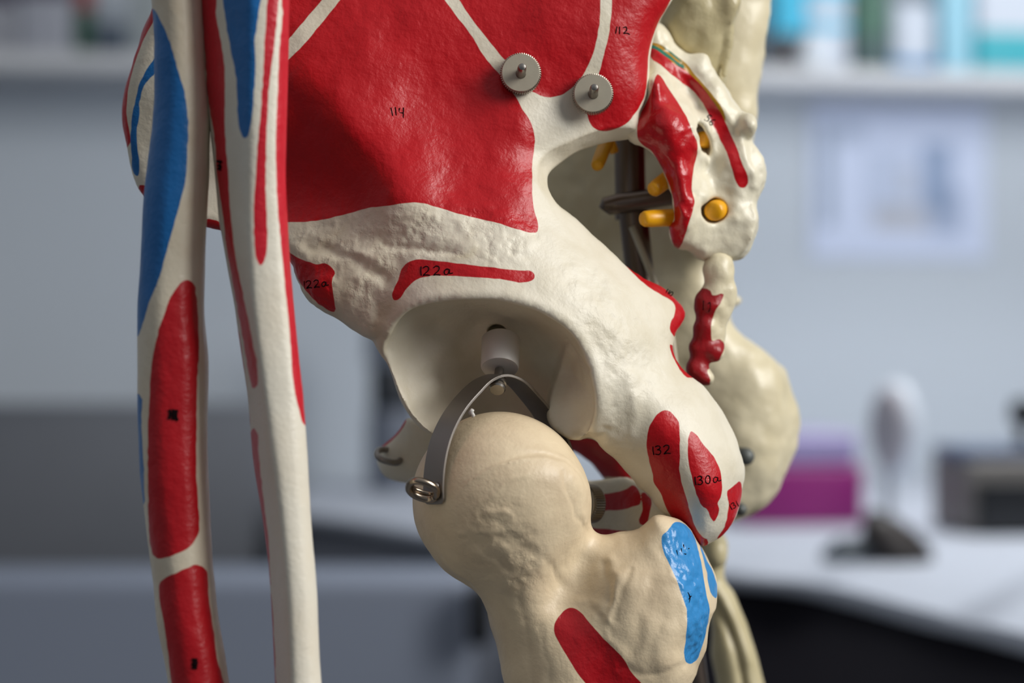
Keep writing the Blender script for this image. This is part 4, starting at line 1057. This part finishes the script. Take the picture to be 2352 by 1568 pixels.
disc(cz+Vector((-.005, -.004, 0)), .023, .033, .006, math.radians(-62), mat('grey_glass', srgb(176, 172, 180), .6), 'glass', t_)
p = on_desk(2270, 1225)
t_ = empty('cassette_player', p, 'grey desktop machine with black front at the right edge', 'machine')
hx = 330/F*p.y
MB().box(p+Vector((.03, .03, .0304)), hx, .10, .06, .12, .005).build('body', mat('grey_case', srgb(112, 108, 104), .5), t_, sharp=40)
MB().box(p+Vector((.036, -.022, .024)), hx*.86, .014, .040, .12, .002).build('front_panel', mat('black_front', srgb(20, 22, 26), .3), t_, sharp=40)
MB().box(p+Vector((.02, .03, .065)), hx*.85, .09, .010, .12, .003).build('top_plate', mat('blue_grey', srgb(84, 98, 124), .4), t_, sharp=40)
t_.name = 'desktop_machine'
c = p+Vector((.028, .0, .07))
MB().lathe(c, (0, 0, 1), [(.008, 0), (.005, .006), (.005, .016), (.010, .02), (.0115, .028), (.0095, .036), (.003, .039)], 24).build('black_knob', mat('black_rubber', srgb(10, 10, 12), .4), t_, sharp=50)
# dark pouch
p = on_desk(2075, 1288)
def pouch():
    n = 24; vs = []; fs = []
    prof = [(.0, .9), (.25, 1.05), (.55, 1.0), (.8, .75), (.95, .45), (1.0, .1)]
    for k, (z, r) in enumerate(prof):
        for i in range(n):
            a = 2*math.pi*i/n; rr = r*(1+.08*math.sin(3*a+k))
            x = .024*rr*math.cos(a)*(1-.3*z)-.02*z; y = .022*rr*math.sin(a); vs.append(p+Vector((x, y, .036*z)))
    for k in range(len(prof)-1):
        for i in range(n):
            j = (i+1) % n; fs.append((k*n+i, k*n+j, (k+1)*n+j, (k+1)*n+i))
    fs.append(tuple(range(n))[::-1]); fs.append(tuple((len(prof)-1)*n+i for i in range(n)))
    tag(obj('pouch', vs, fs, mat('dark_leather', srgb(40, 34, 32), .5)), 'dark brown pouch lying on the white desk', 'pouch')
pouch()
p = on_desk(1962, 1290)
tag(MB().tube([p+Vector((-.022, -.01, .005)), p+Vector((-.01, 0, .008)), p+Vector((.008, .004, .009)), p+Vector((.022, .002, .006))], [.004, .009, .009, .004], 14).build('marker_pen', mat('slate_pen', srgb(60, 70, 78), .4)), 'short dark pen lying on the desk left of the pouch', 'pen')
# dark instrument behind the hip bone on the left end of the desk
p = on_desk(905, 1150)
p = Vector((at(905, 1150, 2.5).x, 2.5, .785))
t_ = empty('bottle', p, 'blurred grey bottle with black collar behind the socket\'s left rim', 'bottle')
MB().lathe(p, (0, 0, 1), [(.026, 0), (.028, .01), (.028, .075), (.026, .085)], 32).build('body', mat('grey_bottle', srgb(110, 116, 128), .4), t_, sharp=40)
MB().lathe(p+Vector((0, 0, .085)), (0, 0, 1), [(.024, 0), (.025, .005), (.025, .04), (.022, .045)], 32).build('collar', mat('black_collar', srgb(40, 44, 50), .4), t_, sharp=40)
MB().lathe(p+Vector((0, 0, .13)), (0, 0, 1), [(.027, 0), (.029, .005), (.028, .06), (.01, .066)], 32).build('cap', mat('grey_cap', srgb(120, 126, 138), .35), t_, sharp=40)
# low grey block at left, added to help approximate the wall's darkening
def shade_cabinet():
    c = at(420, 1500, 1.75)
    ztop = at(540, 1330, 1.75).z
    t = empty('shade_cabinet', (c.x, c.y+.2, 0), 'low grey block added for the wall darkening, in front of the desk behind the forearm bones', 'shade_cabinet')
    m = mat('shade_cabinet_grey', srgb(126, 134, 150), .5)
    MB().box((c.x, c.y+.07, ztop/2), .42, .1, ztop, 0, .012).build('body', m, t, sharp=40)
    h = MB().box((at(1100, 1400, 1.74).x, c.y+.0, at(1110, 1410, 1.75).z), .016, .03, .045, 0, .006); h.build('handle', mat('black_handle', srgb(8, 8, 10), .4), t, sharp=40)
shade_cabinet()
def shade_block():  # added rounded shape standing in for the wall's shade at lower left
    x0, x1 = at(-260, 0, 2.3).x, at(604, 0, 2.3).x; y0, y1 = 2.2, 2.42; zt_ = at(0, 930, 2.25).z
    t = empty('shade_block', ((x0+x1)/2, (y0+y1)/2, 0), 'grey rounded block added for the wall darkening behind the forearm bones', 'shade_block')
    m = mat('shade_block_grey', srgb(104, 107, 113), .85, spec=.25, var=.04, vscale=30)
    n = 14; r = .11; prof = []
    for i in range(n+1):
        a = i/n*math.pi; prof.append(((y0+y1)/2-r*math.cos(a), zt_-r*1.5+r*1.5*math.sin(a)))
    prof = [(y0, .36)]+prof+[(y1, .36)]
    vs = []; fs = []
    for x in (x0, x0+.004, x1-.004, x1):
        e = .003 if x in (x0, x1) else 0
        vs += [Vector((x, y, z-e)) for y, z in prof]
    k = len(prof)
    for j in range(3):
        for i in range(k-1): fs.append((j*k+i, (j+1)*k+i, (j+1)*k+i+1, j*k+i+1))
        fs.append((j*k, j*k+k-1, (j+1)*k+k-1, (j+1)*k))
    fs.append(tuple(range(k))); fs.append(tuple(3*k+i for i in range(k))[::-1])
    obj('shade_hump', vs, fs, m, t).data.set_sharp_from_angle(angle=math.radians(60))
    MB().box(((x0+x1)/2, (y0+y1)/2, .19), x1-x0-.04, y1-y0-.02, .34, 0, .01).build('frame', M_SHADE_BLOCK, t, sharp=40)
    for x in (x0+.05, x1-.05): MB().box((x, (y0+y1)/2, .012), .05, .1, .024, 0, .003).build('foot', M_SHADE_BLOCK, t, sharp=40)
M_SHADE_BLOCK = mat('shade_block_frame', srgb(70, 72, 78), .5)
shade_block()

# ================================================================== LIGHT
def area(name, loc, target, size, sizey, power, col):
    l = bpy.data.lights.new(name, 'AREA'); l.shape = 'RECTANGLE'; l.size = size; l.size_y = sizey; l.energy = power; l.color = col
    o = bpy.data.objects.new(name, l); COL.objects.link(o); o.location = loc
    o.rotation_euler = (Vector(target)-Vector(loc)).to_track_quat('-Z', 'Y').to_euler()
    return o
o = area('window_light', (1.6, .05, 1.85), (0, .75, .95), 1.0, 1.3, 8.5, (1.0, .985, .955)); o.data.spread = math.radians(72)
o = area('wall_fill_light', (1.0, 1.6, 1.5), (.38, 2.8, 1.9), .7, .6, 7.0, (.96, .98, 1.0)); o.data.spread = math.radians(114)  # added unseen lamp; its beam edge shapes the back wall's gradient
o = area('desk_fill_light', (.72, 1.85, 2.3), (.72, 2.0, 0), .8, .5, 6.5, (.98, .99, 1.0)); o.data.spread = math.radians(80)  # added unseen lamp overhead to brighten the worktop
w = bpy.data.worlds.new('World'); SC.world = w; w.use_nodes = True
wn = w.node_tree; wl = wn.links
tcw = wn.nodes.new('ShaderNodeTexCoord'); sx_ = wn.nodes.new('ShaderNodeSeparateXYZ'); wl.new(tcw.outputs['Generated'], sx_.inputs['Vector'])
cr = wn.nodes.new('ShaderNodeValToRGB'); mrw = wn.nodes.new('ShaderNodeMapRange'); mrw.inputs['From Min'].default_value = -1
wl.new(sx_.outputs['Z'], mrw.inputs['Value']); wl.new(mrw.outputs['Result'], cr.inputs['Fac'])
el = cr.color_ramp.elements
el[0].position = .2; el[0].color = (.05, .053, .06, 1); el[1].position = .95; el[1].color = (.66, .68, .72, 1)
e2 = el.new(.5); e2.color = (.22, .24, .27, 1)
wl.new(cr.outputs['Color'], wn.nodes['Background'].inputs['Color'])
wn.nodes['Background'].inputs['Strength'].default_value = .58

cam = bpy.data.cameras.new('Camera'); co = bpy.data.objects.new('Camera', cam); COL.objects.link(co)
co.location = (0, 0, ZC); co.rotation_euler = (math.radians(90), 0, 0)
cam.lens = LENS; cam.sensor_width = 36; cam.sensor_fit = 'HORIZONTAL'; cam.clip_start = .05
cam.dof.use_dof = True; cam.dof.focus_distance = D0-.008; cam.dof.aperture_fstop = 6.3; cam.dof.aperture_blades = 7
SC.camera = co
SC.view_settings.view_transform = 'Standard'; SC.view_settings.look = 'None'; SC.view_settings.gamma = 1; SC.view_settings.use_curve_mapping = False
SC.view_settings.exposure = 0.0
